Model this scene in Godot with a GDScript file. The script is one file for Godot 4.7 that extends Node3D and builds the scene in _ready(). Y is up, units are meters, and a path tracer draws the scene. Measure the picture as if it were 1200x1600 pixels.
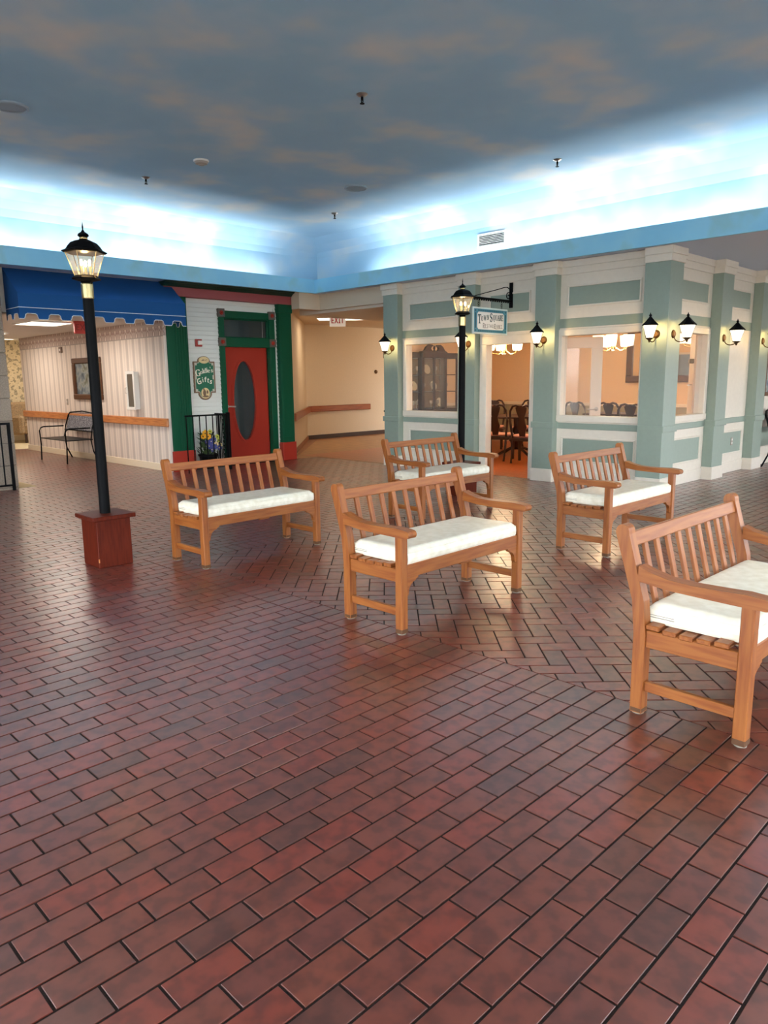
extends Node3D
# y up, metres. x runs along the gift-shop front (to the right and away in the photo),
# -z runs along the restaurant front (to the left and away).

const SKY := 4.6
const TRAY_LIGHT := 1.0
const EXPOSURE := 4.6
const COVE := 0.155
const COVE_COLOR := Color(1.0, 0.985, 0.965)
const SCONCE := 0.036
const POST_LIGHT := 0.015
const DINING := 0.21
const HALL_LIGHT := 0.64
const CORRIDOR_LIGHT := 0.36

var M := {}
var names := {}
var rng := RandomNumberGenerator.new()
var tint := Color.WHITE

# ---------------------------------------------------------------- naming
func numbered(called: String) -> String:
	if not names.has(called):
		names[called] = 0
		return called
	names[called] += 1
	return "%s_%03d" % [called, names[called]]

func tag(o: Node, label: String, category: String, group := "") -> Node:
	o.set_meta("label", label)
	o.set_meta("category", category)
	if group != "":
		o.set_meta("group", group)
	return o

func thing(called: String, label: String, category: String, at := Vector3.ZERO, turn := 0.0, group := "") -> Node3D:
	var o := Node3D.new()
	o.name = numbered(called)
	add_child(o)
	o.position = at
	o.rotation.y = turn
	tag(o, label, category, group)
	return o

func struct(called: String, at := Vector3.ZERO) -> Node3D:
	var o := Node3D.new()
	o.name = numbered(called)
	add_child(o)
	o.position = at
	o.set_meta("kind", "structure")
	return o

func part(called: String, st: SurfaceTool, m: Material, parent: Node, label := "") -> MeshInstance3D:
	var o := MeshInstance3D.new()
	o.name = called
	o.mesh = st.commit()
	o.material_override = m
	parent.add_child(o, true)
	if label != "":
		o.set_meta("label", label)
	return o

func piece(called: String, mesh: Mesh, m: Material, parent: Node, at: Transform3D) -> MeshInstance3D:
	var o := MeshInstance3D.new()
	o.name = called
	o.mesh = mesh
	o.material_override = m
	o.transform = at
	parent.add_child(o, true)
	return o

func copy_of(root: Node3D, label: String, at: Vector3, turn := 0.0) -> Node3D:
	var c: Node3D = root.duplicate()
	var base := String(root.name)
	var rx := RegEx.create_from_string("_\\d{3}$")
	c.name = numbered(rx.sub(base, ""))
	add_child(c)
	c.position = at
	c.rotation.y = turn
	c.set_meta("label", label)
	return c

# ---------------------------------------------------------------- shapes
func new_st() -> SurfaceTool:
	var st := SurfaceTool.new()
	st.begin(Mesh.PRIMITIVE_TRIANGLES)
	return st

func face(st: SurfaceTool, pts: Array, out: Vector3) -> void:
	var n := Vector3.ZERO
	for i in pts.size():
		var p: Vector3 = pts[i]
		var q: Vector3 = pts[(i + 1) % pts.size()]
		n += p.cross(q)
	if n.length_squared() < 1e-20:
		return
	n = n.normalized()
	var order := pts
	if n.dot(out) > 0.0:
		order = pts.duplicate()
		order.reverse()
	else:
		n = -n
	for i in range(1, order.size() - 1):
		for p in [order[0], order[i], order[i + 1]]:
			st.set_normal(n)
			st.set_color(tint)
			st.add_vertex(p)

func bx(st: SurfaceTool, c: Vector3, s: Vector3, ch := 0.0, b := Basis()) -> void:
	var h := s * 0.5
	ch = minf(ch, minf(h.x, minf(h.y, h.z)) * 0.8)
	for a in 3:
		var a1 := (a + 1) % 3
		var a2 := (a + 2) % 3
		for sg in [-1.0, 1.0]:
			var pts := []
			for q in [[-1, -1], [1, -1], [1, 1], [-1, 1]]:
				var v := Vector3.ZERO
				v[a] = sg * h[a]
				v[a1] = q[0] * (h[a1] - ch)
				v[a2] = q[1] * (h[a2] - ch)
				pts.append(c + b * v)
			var o := Vector3.ZERO
			o[a] = sg
			face(st, pts, b * o)
		if ch > 0.0:
			for s1 in [-1.0, 1.0]:
				for s2 in [-1.0, 1.0]:
					var pts2 := []
					for q in [[0, -1], [0, 1], [1, 1], [1, -1]]:
						var v := Vector3.ZERO
						v[a] = q[1] * (h[a] - ch)
						v[a1] = s1 * (h[a1] - (ch if q[0] == 1 else 0.0))
						v[a2] = s2 * (h[a2] - (0.0 if q[0] == 1 else ch))
						pts2.append(c + b * v)
					var o2 := Vector3.ZERO
					o2[a1] = s1
					o2[a2] = s2
					face(st, pts2, b * o2)
	if ch > 0.0:
		for sx in [-1.0, 1.0]:
			for sy in [-1.0, 1.0]:
				for sz in [-1.0, 1.0]:
					var sv := Vector3(sx, sy, sz)
					face(st, [c + b * (sv * Vector3(h.x, h.y - ch, h.z - ch)), c + b * (sv * Vector3(h.x - ch, h.y, h.z - ch)), c + b * (sv * Vector3(h.x - ch, h.y - ch, h.z))], b * sv)

# box from two corners
func ab(st: SurfaceTool, x0: float, x1: float, y0: float, y1: float, z0: float, z1: float, ch := 0.0) -> void:
	bx(st, Vector3((x0 + x1) / 2, (y0 + y1) / 2, (z0 + z1) / 2), Vector3(absf(x1 - x0), absf(y1 - y0), absf(z1 - z0)), ch)

# polygon in the xy plane of t, extruded along t's z from d0 to d1, edges chamfered by ch
func prism(st: SurfaceTool, poly: PackedVector2Array, d0: float, d1: float, t := Transform3D(), ch := 0.0) -> void:
	if Geometry2D.is_polygon_clockwise(poly):
		poly = poly.duplicate()
		poly.reverse()
	var inner := poly
	if ch > 0.0:
		var off := Geometry2D.offset_polygon(poly, -ch)
		if off.size() == 1 and off[0].size() == poly.size():
			inner = off[0]
			if Geometry2D.is_polygon_clockwise(inner):
				inner.reverse()
			# align the start of the offset polygon with the original
			var best := 0
			for i in inner.size():
				if inner[i].distance_to(poly[0]) < inner[best].distance_to(poly[0]):
					best = i
			var turned := PackedVector2Array()
			for i in inner.size():
				turned.append(inner[(best + i) % inner.size()])
			inner = turned
		else:
			ch = 0.0
	var tri := Geometry2D.triangulate_polygon(inner)
	for e in [[d0, -1.0], [d1, 1.0]]:
		for i in range(0, tri.size(), 3):
			face(st, [t * Vector3(inner[tri[i]].x, inner[tri[i]].y, e[0]), t * Vector3(inner[tri[i + 1]].x, inner[tri[i + 1]].y, e[0]), t * Vector3(inner[tri[i + 2]].x, inner[tri[i + 2]].y, e[0])], t.basis * Vector3(0, 0, e[1]))
	var n := poly.size()
	for i in n:
		var p := poly[i]
		var q := poly[(i + 1) % n]
		var o := Vector3(q.y - p.y, p.x - q.x, 0)
		face(st, [t * Vector3(p.x, p.y, d0 + ch), t * Vector3(q.x, q.y, d0 + ch), t * Vector3(q.x, q.y, d1 - ch), t * Vector3(p.x, p.y, d1 - ch)], t.basis * o)
		if ch > 0.0:
			var pi := inner[i]
			var qi := inner[(i + 1) % n]
			face(st, [t * Vector3(p.x, p.y, d0 + ch), t * Vector3(q.x, q.y, d0 + ch), t * Vector3(qi.x, qi.y, d0), t * Vector3(pi.x, pi.y, d0)], t.basis * (o.normalized() + Vector3(0, 0, -1)))
			face(st, [t * Vector3(p.x, p.y, d1 - ch), t * Vector3(q.x, q.y, d1 - ch), t * Vector3(qi.x, qi.y, d1), t * Vector3(pi.x, pi.y, d1)], t.basis * (o.normalized() + Vector3(0, 0, 1)))

# profile of (radius, height) turned about the vertical through c; flat = facets
func lathe(st: SurfaceTool, prof: Array, c: Vector3, n := 16, flat := false, turn := 0.0, b := Basis()) -> void:
	for k in prof.size() - 1:
		var p: Vector2 = prof[k]
		var q: Vector2 = prof[k + 1]
		var sl := Vector2(q.y - p.y, p.x - q.x)
		if sl.length() < 1e-9:
			continue
		sl = sl.normalized()
		for i in n:
			var a0 := TAU * i / n + turn
			var a1 := TAU * (i + 1) / n + turn
			var d0 := Vector3(cos(a0), 0, sin(a0))
			var d1 := Vector3(cos(a1), 0, sin(a1))
			var v := [d0 * p.x + Vector3(0, p.y, 0), d1 * p.x + Vector3(0, p.y, 0), d1 * q.x + Vector3(0, q.y, 0), d0 * q.x + Vector3(0, q.y, 0)]
			if flat:
				var am := (a0 + a1) / 2
				face(st, [c + b * v[0], c + b * v[1], c + b * v[2], c + b * v[3]], b * Vector3(cos(am) * sl.x, sl.y, sin(am) * sl.x))
			else:
				var nn := [Vector3(d0.x * sl.x, sl.y, d0.z * sl.x), Vector3(d1.x * sl.x, sl.y, d1.z * sl.x)]
				var ns := [nn[0], nn[1], nn[1], nn[0]]
				for t3 in [[0, 1, 2], [0, 2, 3]]:
					if v[t3[0]].distance_squared_to(v[t3[1]]) < 1e-14 or v[t3[1]].distance_squared_to(v[t3[2]]) < 1e-14 or v[t3[0]].distance_squared_to(v[t3[2]]) < 1e-14:
						continue
					smooth_tri(st, [c + b * v[t3[0]], c + b * v[t3[1]], c + b * v[t3[2]]], [b * ns[t3[0]], b * ns[t3[1]], b * ns[t3[2]]])

func smooth_tri(st: SurfaceTool, p: Array, n: Array) -> void:
	var order := [0, 1, 2]
	if (p[1] - p[0]).cross(p[2] - p[0]).dot(n[0] + n[1] + n[2]) > 0.0:
		order = [0, 2, 1]
	for j in order:
		st.set_normal(n[j].normalized())
		st.set_color(tint)
		st.add_vertex(p[j])

func tube(st: SurfaceTool, pts: Array, r: float, n := 6, caps := true) -> void:
	var rings := []
	var up := Vector3.UP
	for i in pts.size():
		var d: Vector3 = (pts[mini(i + 1, pts.size() - 1)] - pts[maxi(i - 1, 0)]).normalized()
		var s := d.cross(up)
		if s.length() < 0.2:
			s = d.cross(Vector3.RIGHT)
		s = s.normalized()
		var w := s.cross(d).normalized()
		var ring := []
		for k in n:
			var a := TAU * k / n
			ring.append([pts[i] + (s * cos(a) + w * sin(a)) * r, s * cos(a) + w * sin(a)])
		rings.append(ring)
	for i in rings.size() - 1:
		for k in n:
			var k2 := (k + 1) % n
			var q := [rings[i][k], rings[i][k2], rings[i + 1][k2], rings[i + 1][k]]
			var fn: Vector3 = (q[1][0] - q[0][0]).cross(q[2][0] - q[0][0])
			var flip: bool = fn.dot(q[0][1] + q[1][1]) > 0.0
			for t3 in [[0, 1, 2], [0, 2, 3]]:
				var o: Array = [t3[0], t3[2], t3[1]] if flip else t3
				for j in o:
					st.set_normal(q[j][1])
					st.set_color(tint)
					st.add_vertex(q[j][0])
	if caps:
		for e in [0, rings.size() - 1]:
			var pp := []
			for k in n:
				pp.append(rings[e][k][0])
			var other: Vector3 = pts[1] if e == 0 else pts[pts.size() - 2]
			face(st, pp, pts[e] - other)

func ball(st: SurfaceTool, c: Vector3, r: Vector3, n := 10, m := 6) -> void:
	for j in m:
		for i in n:
			var q := []
			for e in [[i, j], [i + 1, j], [i + 1, j + 1], [i, j + 1]]:
				var a: float = TAU * e[0] / n
				var t: float = PI * e[1] / m
				q.append(Vector3(sin(t) * cos(a), cos(t), sin(t) * sin(a)))
			for t3 in [[0, 1, 2], [0, 2, 3]]:
				if q[t3[0]].distance_squared_to(q[t3[1]]) < 1e-12 or q[t3[1]].distance_squared_to(q[t3[2]]) < 1e-12:
					continue
				smooth_tri(st, [c + q[t3[0]] * r, c + q[t3[1]] * r, c + q[t3[2]] * r], [(q[t3[0]] / r).normalized(), (q[t3[1]] / r).normalized(), (q[t3[2]] / r).normalized()])

func one_box(x0: float, x1: float, y0: float, y1: float, z0: float, z1: float, ch := 0.0) -> SurfaceTool:
	var st := new_st()
	ab(st, x0, x1, y0, y1, z0, z1, ch)
	return st

func V2(a: Array) -> PackedVector2Array:
	var r := PackedVector2Array()
	for p in a:
		r.append(Vector2(p[0], p[1]))
	return r

# transforms that lay the xy plane of a prism onto a wall:
func on_x(x: float, y := 0.0, z := 0.0) -> Transform3D:      # a wall facing -x: local x -> +z, local z -> -x
	return Transform3D(Basis(Vector3(0, 0, 1), Vector3(0, 1, 0), Vector3(-1, 0, 0)), Vector3(x, y, z))

func on_z(z: float) -> Transform3D:
	return Transform3D(Basis(), Vector3(0, 0, z))

# a horizontal polygon (x, z) from y0 up to y1
func slab(st: SurfaceTool, poly: PackedVector2Array, y0: float, y1: float, ch := 0.0) -> void:
	prism(st, poly, y0, y1, Transform3D(Basis(Vector3(1, 0, 0), Vector3(0, 0, 1), Vector3(0, 1, 0)), Vector3.ZERO), ch)

# wall between two plan points, thickness to the right-hand side given by off
func wall_between(st: SurfaceTool, a: Vector2, b: Vector2, thick: float, y0: float, y1: float) -> void:
	var d := (b - a).normalized()
	var n := Vector2(-d.y, d.x) * thick
	slab(st, PackedVector2Array([a, b, b + n, a + n]), y0, y1)

func txt(called: String, words: String, size: float, m: Material, parent: Node, t: Transform3D, font := "Droid Serif", weight := 700, depth := 0.003, italic := false) -> MeshInstance3D:
	var tm := TextMesh.new()
	var f := SystemFont.new()
	f.font_names = PackedStringArray([font])
	f.font_weight = weight
	f.font_italic = italic
	tm.font = f
	tm.text = words
	tm.font_size = 64
	tm.pixel_size = size / 64.0
	tm.depth = depth
	tm.curve_step = 2.0
	return piece(called, tm, m, parent, t)

# ---------------------------------------------------------------- materials
func c8(r: float, g: float, b: float) -> Color:
	return Color(r / 255.0, g / 255.0, b / 255.0)

func mat(c: Color, rough := 0.6, metal := 0.0, spec := 0.5) -> StandardMaterial3D:
	var m := StandardMaterial3D.new()
	m.albedo_color = c
	m.roughness = rough
	m.metallic = metal
	m.metallic_specular = spec
	return m

func noise_tex(freq: float, stops: Array, sd := 1, oct := 4, size := 512, kind := FastNoiseLite.TYPE_SIMPLEX_SMOOTH, normal := false, bump := 2.0) -> NoiseTexture2D:
	var f := FastNoiseLite.new()
	f.seed = sd
	f.noise_type = kind
	f.frequency = freq
	f.fractal_octaves = oct
	var t := NoiseTexture2D.new()
	t.width = size
	t.height = size
	t.seamless = true
	t.noise = f
	if normal:
		t.as_normal_map = true
		t.bump_strength = bump
	elif stops.size() > 0:
		var g := Gradient.new()
		var off := PackedFloat32Array()
		var col := PackedColorArray()
		for s in stops:
			off.append(s[0])
			col.append(s[1])
		g.offsets = off
		g.colors = col
		t.color_ramp = g
	return t

func tri_tex(m: StandardMaterial3D, t: Texture2D, scale: Vector3, world := true) -> StandardMaterial3D:
	m.albedo_texture = t
	m.uv1_triplanar = true
	m.uv1_world_triplanar = world
	m.uv1_scale = scale
	m.uv1_triplanar_sharpness = 8.0
	return m

func glow(c: Color, energy: float) -> StandardMaterial3D:
	var m := mat(c, 0.5)
	m.emission_enabled = true
	m.emission = c
	m.emission_energy_multiplier = energy
	return m

func pane(c: Color, alpha: float, rough := 0.02) -> StandardMaterial3D:
	var m := mat(Color(c.r, c.g, c.b, alpha), rough)
	m.transparency = BaseMaterial3D.TRANSPARENCY_ALPHA
	return m

func make_materials() -> void:
	# --- bricks: fired clay, burnt darker in patches
	var brick := mat(Color.WHITE, 0.38, 0.0, 0.6)
	brick.vertex_color_use_as_albedo = true
	brick.clearcoat_enabled = true      # waxed sealer
	brick.clearcoat = 0.8
	brick.clearcoat_roughness = 0.26
	tri_tex(brick, noise_tex(0.011, [[0.0, c8(190, 186, 190)], [0.3, c8(214, 208, 208)], [0.5, c8(240, 236, 234)], [0.75, c8(255, 252, 250)], [1.0, c8(255, 255, 255)]], 5, 3), Vector3(2.1, 2.1, 2.1))
	M.brick = brick
	M.mortar = tri_tex(mat(c8(44, 27, 23), 0.95), noise_tex(0.08, [[0.2, c8(150, 150, 150)], [0.8, c8(255, 255, 255)]], 3), Vector3(3, 3, 3))
	# --- teak, grain along x, y or z
	for a in ["x", "y", "z"]:
		var w := mat(c8(154, 94, 43), 0.42)
		var s := Vector3(4.5, 4.5, 4.5)
		s[["x", "y", "z"].find(a)] = 0.4
		tri_tex(w, noise_tex(0.012, [[0.0, c8(206, 176, 152)], [0.35, c8(230, 212, 196)], [0.55, c8(244, 234, 222)], [0.8, c8(255, 252, 246)], [1.0, c8(234, 214, 190)]], 11, 5), s)
		M["teak_" + a] = w
		var w2 := mat(c8(206, 136, 78), 0.4)
		tri_tex(w2, w.albedo_texture, s)
		M["oak_" + a] = w2
		var w3 := mat(c8(50, 22, 15), 0.35)
		tri_tex(w3, w.albedo_texture, s)
		M["mahogany_" + a] = w3
	M.teak_foot = mat(c8(88, 56, 31), 0.7)
	M.vinyl = tri_tex(mat(c8(246, 244, 228), 0.34), noise_tex(0.02, [[0.2, c8(240, 238, 232)], [0.8, c8(255, 255, 255)]], 21), Vector3(1.2, 1.2, 1.2))
	M.zip = mat(c8(150, 146, 132), 0.6)
	M.glide = mat(c8(130, 122, 108), 0.5)
	# --- paints
	M.sage = tri_tex(mat(c8(144, 160, 148), 0.42), noise_tex(0.03, [[0.2, c8(251, 251, 251)], [0.8, c8(255, 255, 255)]], 31), Vector3(0.8, 0.8, 0.8))
	M.white = tri_tex(mat(c8(228, 220, 206), 0.45), noise_tex(0.03, [[0.2, c8(251, 251, 251)], [0.8, c8(255, 255, 255)]], 32), Vector3(0.7, 0.7, 0.7))
	M.cream = tri_tex(mat(c8(222, 204, 176), 0.7), noise_tex(0.05, [[0.2, c8(250, 250, 250)], [0.8, c8(255, 255, 255)]], 33), Vector3(1, 1, 1))
	M.beam = mat(c8(214, 198, 176), 0.7)
	M.green = mat(c8(12, 80, 54), 0.5, 0.0, 0.3)
	M.crown = mat(c8(18, 58, 48), 0.45)
	M.crimson = mat(c8(158, 72, 74), 0.5)
	M.red = mat(c8(168, 50, 36), 0.5, 0.0, 0.35)
	M.clap = mat(c8(228, 230, 224), 0.5)
	M.fascia = tri_tex(mat(c8(150, 212, 240), 0.6), noise_tex(0.006, [[0.3, c8(238, 248, 255)], [0.62, c8(255, 255, 255)], [0.8, c8(255, 246, 236)]], 35), Vector3(0.35, 0.35, 0.35))
	M.sky_paint = tri_tex(mat(Color.WHITE, 0.85), noise_tex(0.0042, [[0.0, c8(158, 198, 226)], [0.45, c8(165, 204, 229)], [0.6, c8(178, 208, 228)], [0.78, c8(202, 216, 224)], [1.0, c8(222, 222, 220)]], 45, 4, 1024), Vector3(0.14, 0.14, 0.14))
	M.soffit = mat(c8(200, 212, 232), 0.8)
	M.plaster = mat(c8(222, 216, 206), 0.8)
	M.tan_wall = tri_tex(mat(c8(238, 204, 162), 0.75), noise_tex(0.05, [[0.2, c8(250, 250, 250)], [0.8, c8(255, 255, 255)]], 36), Vector3(1, 1, 1))
	M.wainscot = mat(c8(168, 158, 128), 0.7)
	M.trim_cream = mat(c8(236, 222, 196), 0.5)
	M.stone = tri_tex(mat(c8(156, 143, 130), 0.8), noise_tex(0.06, [[0.2, c8(226, 224, 220)], [0.8, c8(255, 255, 255)]], 37), Vector3(1.5, 1.5, 1.5))
	M.stone_joint = mat(c8(112, 104, 96), 0.9)
	# --- floors
	M.vinyl_floor = tri_tex(mat(c8(196, 150, 100), 0.35), noise_tex(0.01, [[0.1, c8(216, 208, 200)], [0.9, c8(255, 255, 255)]], 38), Vector3(1.6, 1, 0.4))
	M.vinyl_border = mat(c8(150, 96, 62), 0.35)
	M.carpet = tri_tex(mat(c8(206, 184, 142), 0.95), noise_tex(0.2, [[0.2, c8(220, 220, 220)], [0.8, c8(255, 255, 255)]], 39), Vector3(4, 4, 4))
	M.board = tri_tex(mat(c8(196, 108, 48), 0.28), noise_tex(0.012, [[0.0, c8(190, 160, 130)], [0.6, c8(255, 245, 235)], [1.0, c8(220, 190, 160)]], 40), Vector3(0.6, 6, 9))
	# --- metals and glass
	M.black = mat(c8(8, 10, 13), 0.5, 0.0, 0.2)
	M.iron = mat(c8(28, 30, 32), 0.45, 0.3)
	M.brass = mat(c8(206, 184, 132), 0.22, 1.0)
	M.bronze = mat(c8(86, 62, 36), 0.4, 0.7)
	M.steel = mat(c8(196, 192, 186), 0.3, 1.0)
	M.gilt_wood = tri_tex(mat(c8(120, 78, 42), 0.45), noise_tex(0.05, [[0.1, c8(140, 120, 110)], [0.9, c8(255, 255, 255)]], 41), Vector3(3, 3, 3))
	M.box_wood = tri_tex(mat(c8(92, 30, 12), 0.45, 0.0, 0.3), M.teak_y.albedo_texture, Vector3(6, 0.6, 6))
	M.glass = pane(c8(235, 242, 240), 0.05)
	M.glass.metallic_specular = 0.28
	M.lantern_glass = pane(c8(250, 248, 240), 0.08)
	M.shop_glass = pane(c8(70, 86, 92), 0.3)
	M.crystal = pane(c8(250, 246, 236), 0.35, 0.05)
	M.bulb = glow(c8(255, 214, 150), 8.0)
	M.frosted = glow(c8(255, 236, 200), 0.6)
	M.shade = glow(c8(255, 230, 186), 0.7)
	M.panel_light = glow(c8(255, 246, 230), 0.9)
	M.tube_light = glow(c8(250, 248, 240), 0.8)
	M.plastic = mat(c8(232, 230, 224), 0.45)
	M.grey_plastic = mat(c8(168, 158, 148), 0.5)
	M.alarm_red = mat(c8(168, 48, 44), 0.4)
	M.mirror = mat(c8(225, 225, 225), 0.03, 1.0)
	M.hall_rail = M.oak_z

# ---------------------------------------------------------------- camera, sky, light
const CAM := Vector3(0, 1.42, 0)

func set_camera_and_light() -> void:
	var pitch := deg_to_rad(10.179)
	var yaw := deg_to_rad(44.79)
	var roll := deg_to_rad(-0.658)
	var fw := Vector3(sin(yaw) * cos(pitch), -sin(pitch), -cos(yaw) * cos(pitch))
	var r0 := Vector3(cos(yaw), 0, sin(yaw))
	var u0 := r0.cross(fw)
	var r1 := r0 * cos(roll) + u0 * sin(roll)
	var u1 := u0 * cos(roll) - r0 * sin(roll)
	var cam := Camera3D.new()
	cam.name = "camera"
	cam.transform = Transform3D(Basis(r1, u1, -fw), CAM)
	cam.fov = rad_to_deg(2.0 * atan(800.0 / 1150.36))
	cam.near = 0.05
	cam.far = 200.0
	add_child(cam)
	cam.current = true

	var sm := ProceduralSkyMaterial.new()
	sm.sky_top_color = c8(222, 232, 246)
	sm.sky_horizon_color = c8(246, 244, 240)
	sm.ground_bottom_color = c8(120, 118, 112)
	sm.ground_horizon_color = c8(190, 190, 186)
	sm.energy_multiplier = SKY
	var sky := Sky.new()
	sky.sky_material = sm
	var env := Environment.new()
	env.background_mode = Environment.BG_SKY
	env.sky = sky
	env.tonemap_mode = Environment.TONE_MAPPER_LINEAR
	env.tonemap_exposure = EXPOSURE
	env.sdfgi_enabled = true
	env.ssao_enabled = true
	env.ssil_enabled = true
	var we := WorldEnvironment.new()
	we.name = "environment"
	we.environment = env
	add_child(we)

	# uplight strips in the cove behind the blue fascia (left run, right run, and the two runs behind the camera)
	cove_strip("cove_light", "white strip light in the cove above the blue awning", Vector3(2.3, 3.07, -10.62), 11.2, 0.0)
	cove_strip("cove_light", "white strip light in the cove above the restaurant front", Vector3(8.87, 3.07, -2.75), 13.1, PI / 2)
	cove_strip("cove_light", "white strip light in the cove opposite the restaurant front", Vector3(-4.45, 3.07, -2.7), 14.0, PI / 2)
	cove_strip("cove_light", "white strip light in the cove opposite the gift shop", Vector3(2.2, 3.07, 4.75), 12.4, 0.0)

	# flush square panels in the painted ceiling, above and behind the camera
	for p in [[0.25, -3.95, "toward the near lamp post"], [4.1, -0.2, "toward the bench at the right edge"]]:
		panel_lamp("ceiling_panel", "square ceiling light panel in the painted sky " + p[2], Vector3(p[0], 3.898, p[1]), Vector2(1.2, 1.2), TRAY_LIGHT, c8(255, 254, 250))

func cove_strip(called: String, label: String, at: Vector3, length: float, turn: float) -> void:
	var t := thing(called, label, "strip light", at, turn, "cove strip lights")
	part("tray", one_box(-length / 2, length / 2, -0.08, -0.03, -0.04, 0.04), M.plastic, t)
	part("tube", one_box(-length / 2, length / 2, -0.025, -0.002, -0.018, 0.018, 0.004), M.tube_light, t)
	var l := AreaLight3D.new()
	l.name = "cove_glow"
	l.area_size = Vector2(length, 0.05)
	l.light_color = COVE_COLOR
	l.light_energy = COVE * length
	l.area_range = 30.0
	l.shadow_enabled = true
	t.add_child(l)
	l.position = Vector3(0, 0.004, 0)
	l.rotation = Vector3(PI / 2, 0, 0)

func lamp_light(parent: Node, at: Vector3, energy: float, color: Color, size := 0.03) -> void:
	var l := OmniLight3D.new()
	l.name = "lamp_glow"
	l.light_color = color
	l.light_energy = energy
	l.light_size = size
	l.omni_range = 30.0
	l.omni_attenuation = 2.0
	l.shadow_enabled = true
	parent.add_child(l, true)
	l.position = at

func panel_lamp(called: String, label: String, at: Vector3, size: Vector2, energy: float, color: Color, turn := 0.0) -> void:
	var t := thing(called, label, "ceiling light", at, turn)
	part("diffuser", one_box(-size.x / 2, size.x / 2, -0.02, 0.0, -size.y / 2, size.y / 2, 0.004), M.panel_light, t)
	var fr := new_st()
	for s in [-1.0, 1.0]:
		bx(fr, Vector3(s * (size.x / 2 + 0.012), -0.012, 0), Vector3(0.024, 0.025, size.y + 0.048))
		bx(fr, Vector3(0, -0.012, s * (size.y / 2 + 0.012)), Vector3(size.x, 0.025, 0.024))
	part("frame", fr, M.plastic, t)
	var l := AreaLight3D.new()
	l.name = "panel_glow"
	l.area_size = size
	l.light_color = color
	l.light_energy = energy
	l.area_range = 30.0
	l.shadow_enabled = true
	t.add_child(l)
	l.position = Vector3(0, -0.03, 0)
	l.rotation = Vector3(-PI / 2, 0, 0)

# ---------------------------------------------------------------- floor
const BL := 0.2032
const BW := 0.1016
const GAP := 0.008
const X0 := 1.0965
const Z0 := -0.9725
const HX0 := 2.9253        # herringbone field: left edge, and its far edge in z
const HX1 := 6.9893
const HZ0 := -5.2397
const HZ1 := 0.8563

func brick_mesh(poly: PackedVector2Array, st: SurfaceTool) -> void:
	slab(st, poly, -0.012, 0.0, 0.0009)

func brick_color() -> Color:
	var k := rng.randf()
	var c: Color
	if k < 0.5:
		c = c8(124, 54, 38).lerp(c8(112, 48, 34), rng.randf())
	elif k < 0.8:
		c = c8(106, 52, 39).lerp(c8(116, 56, 42), rng.randf())
	else:
		c = c8(94, 51, 41).lerp(c8(108, 51, 38), rng.randf())
	return c.srgb_to_linear()

func rect_poly(x0: float, x1: float, z0: float, z1: float) -> PackedVector2Array:
	var g := GAP / 2
	return PackedVector2Array([Vector2(x0 + g, z0 + g), Vector2(x1 - g, z0 + g), Vector2(x1 - g, z1 - g), Vector2(x0 + g, z1 - g)])

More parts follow.
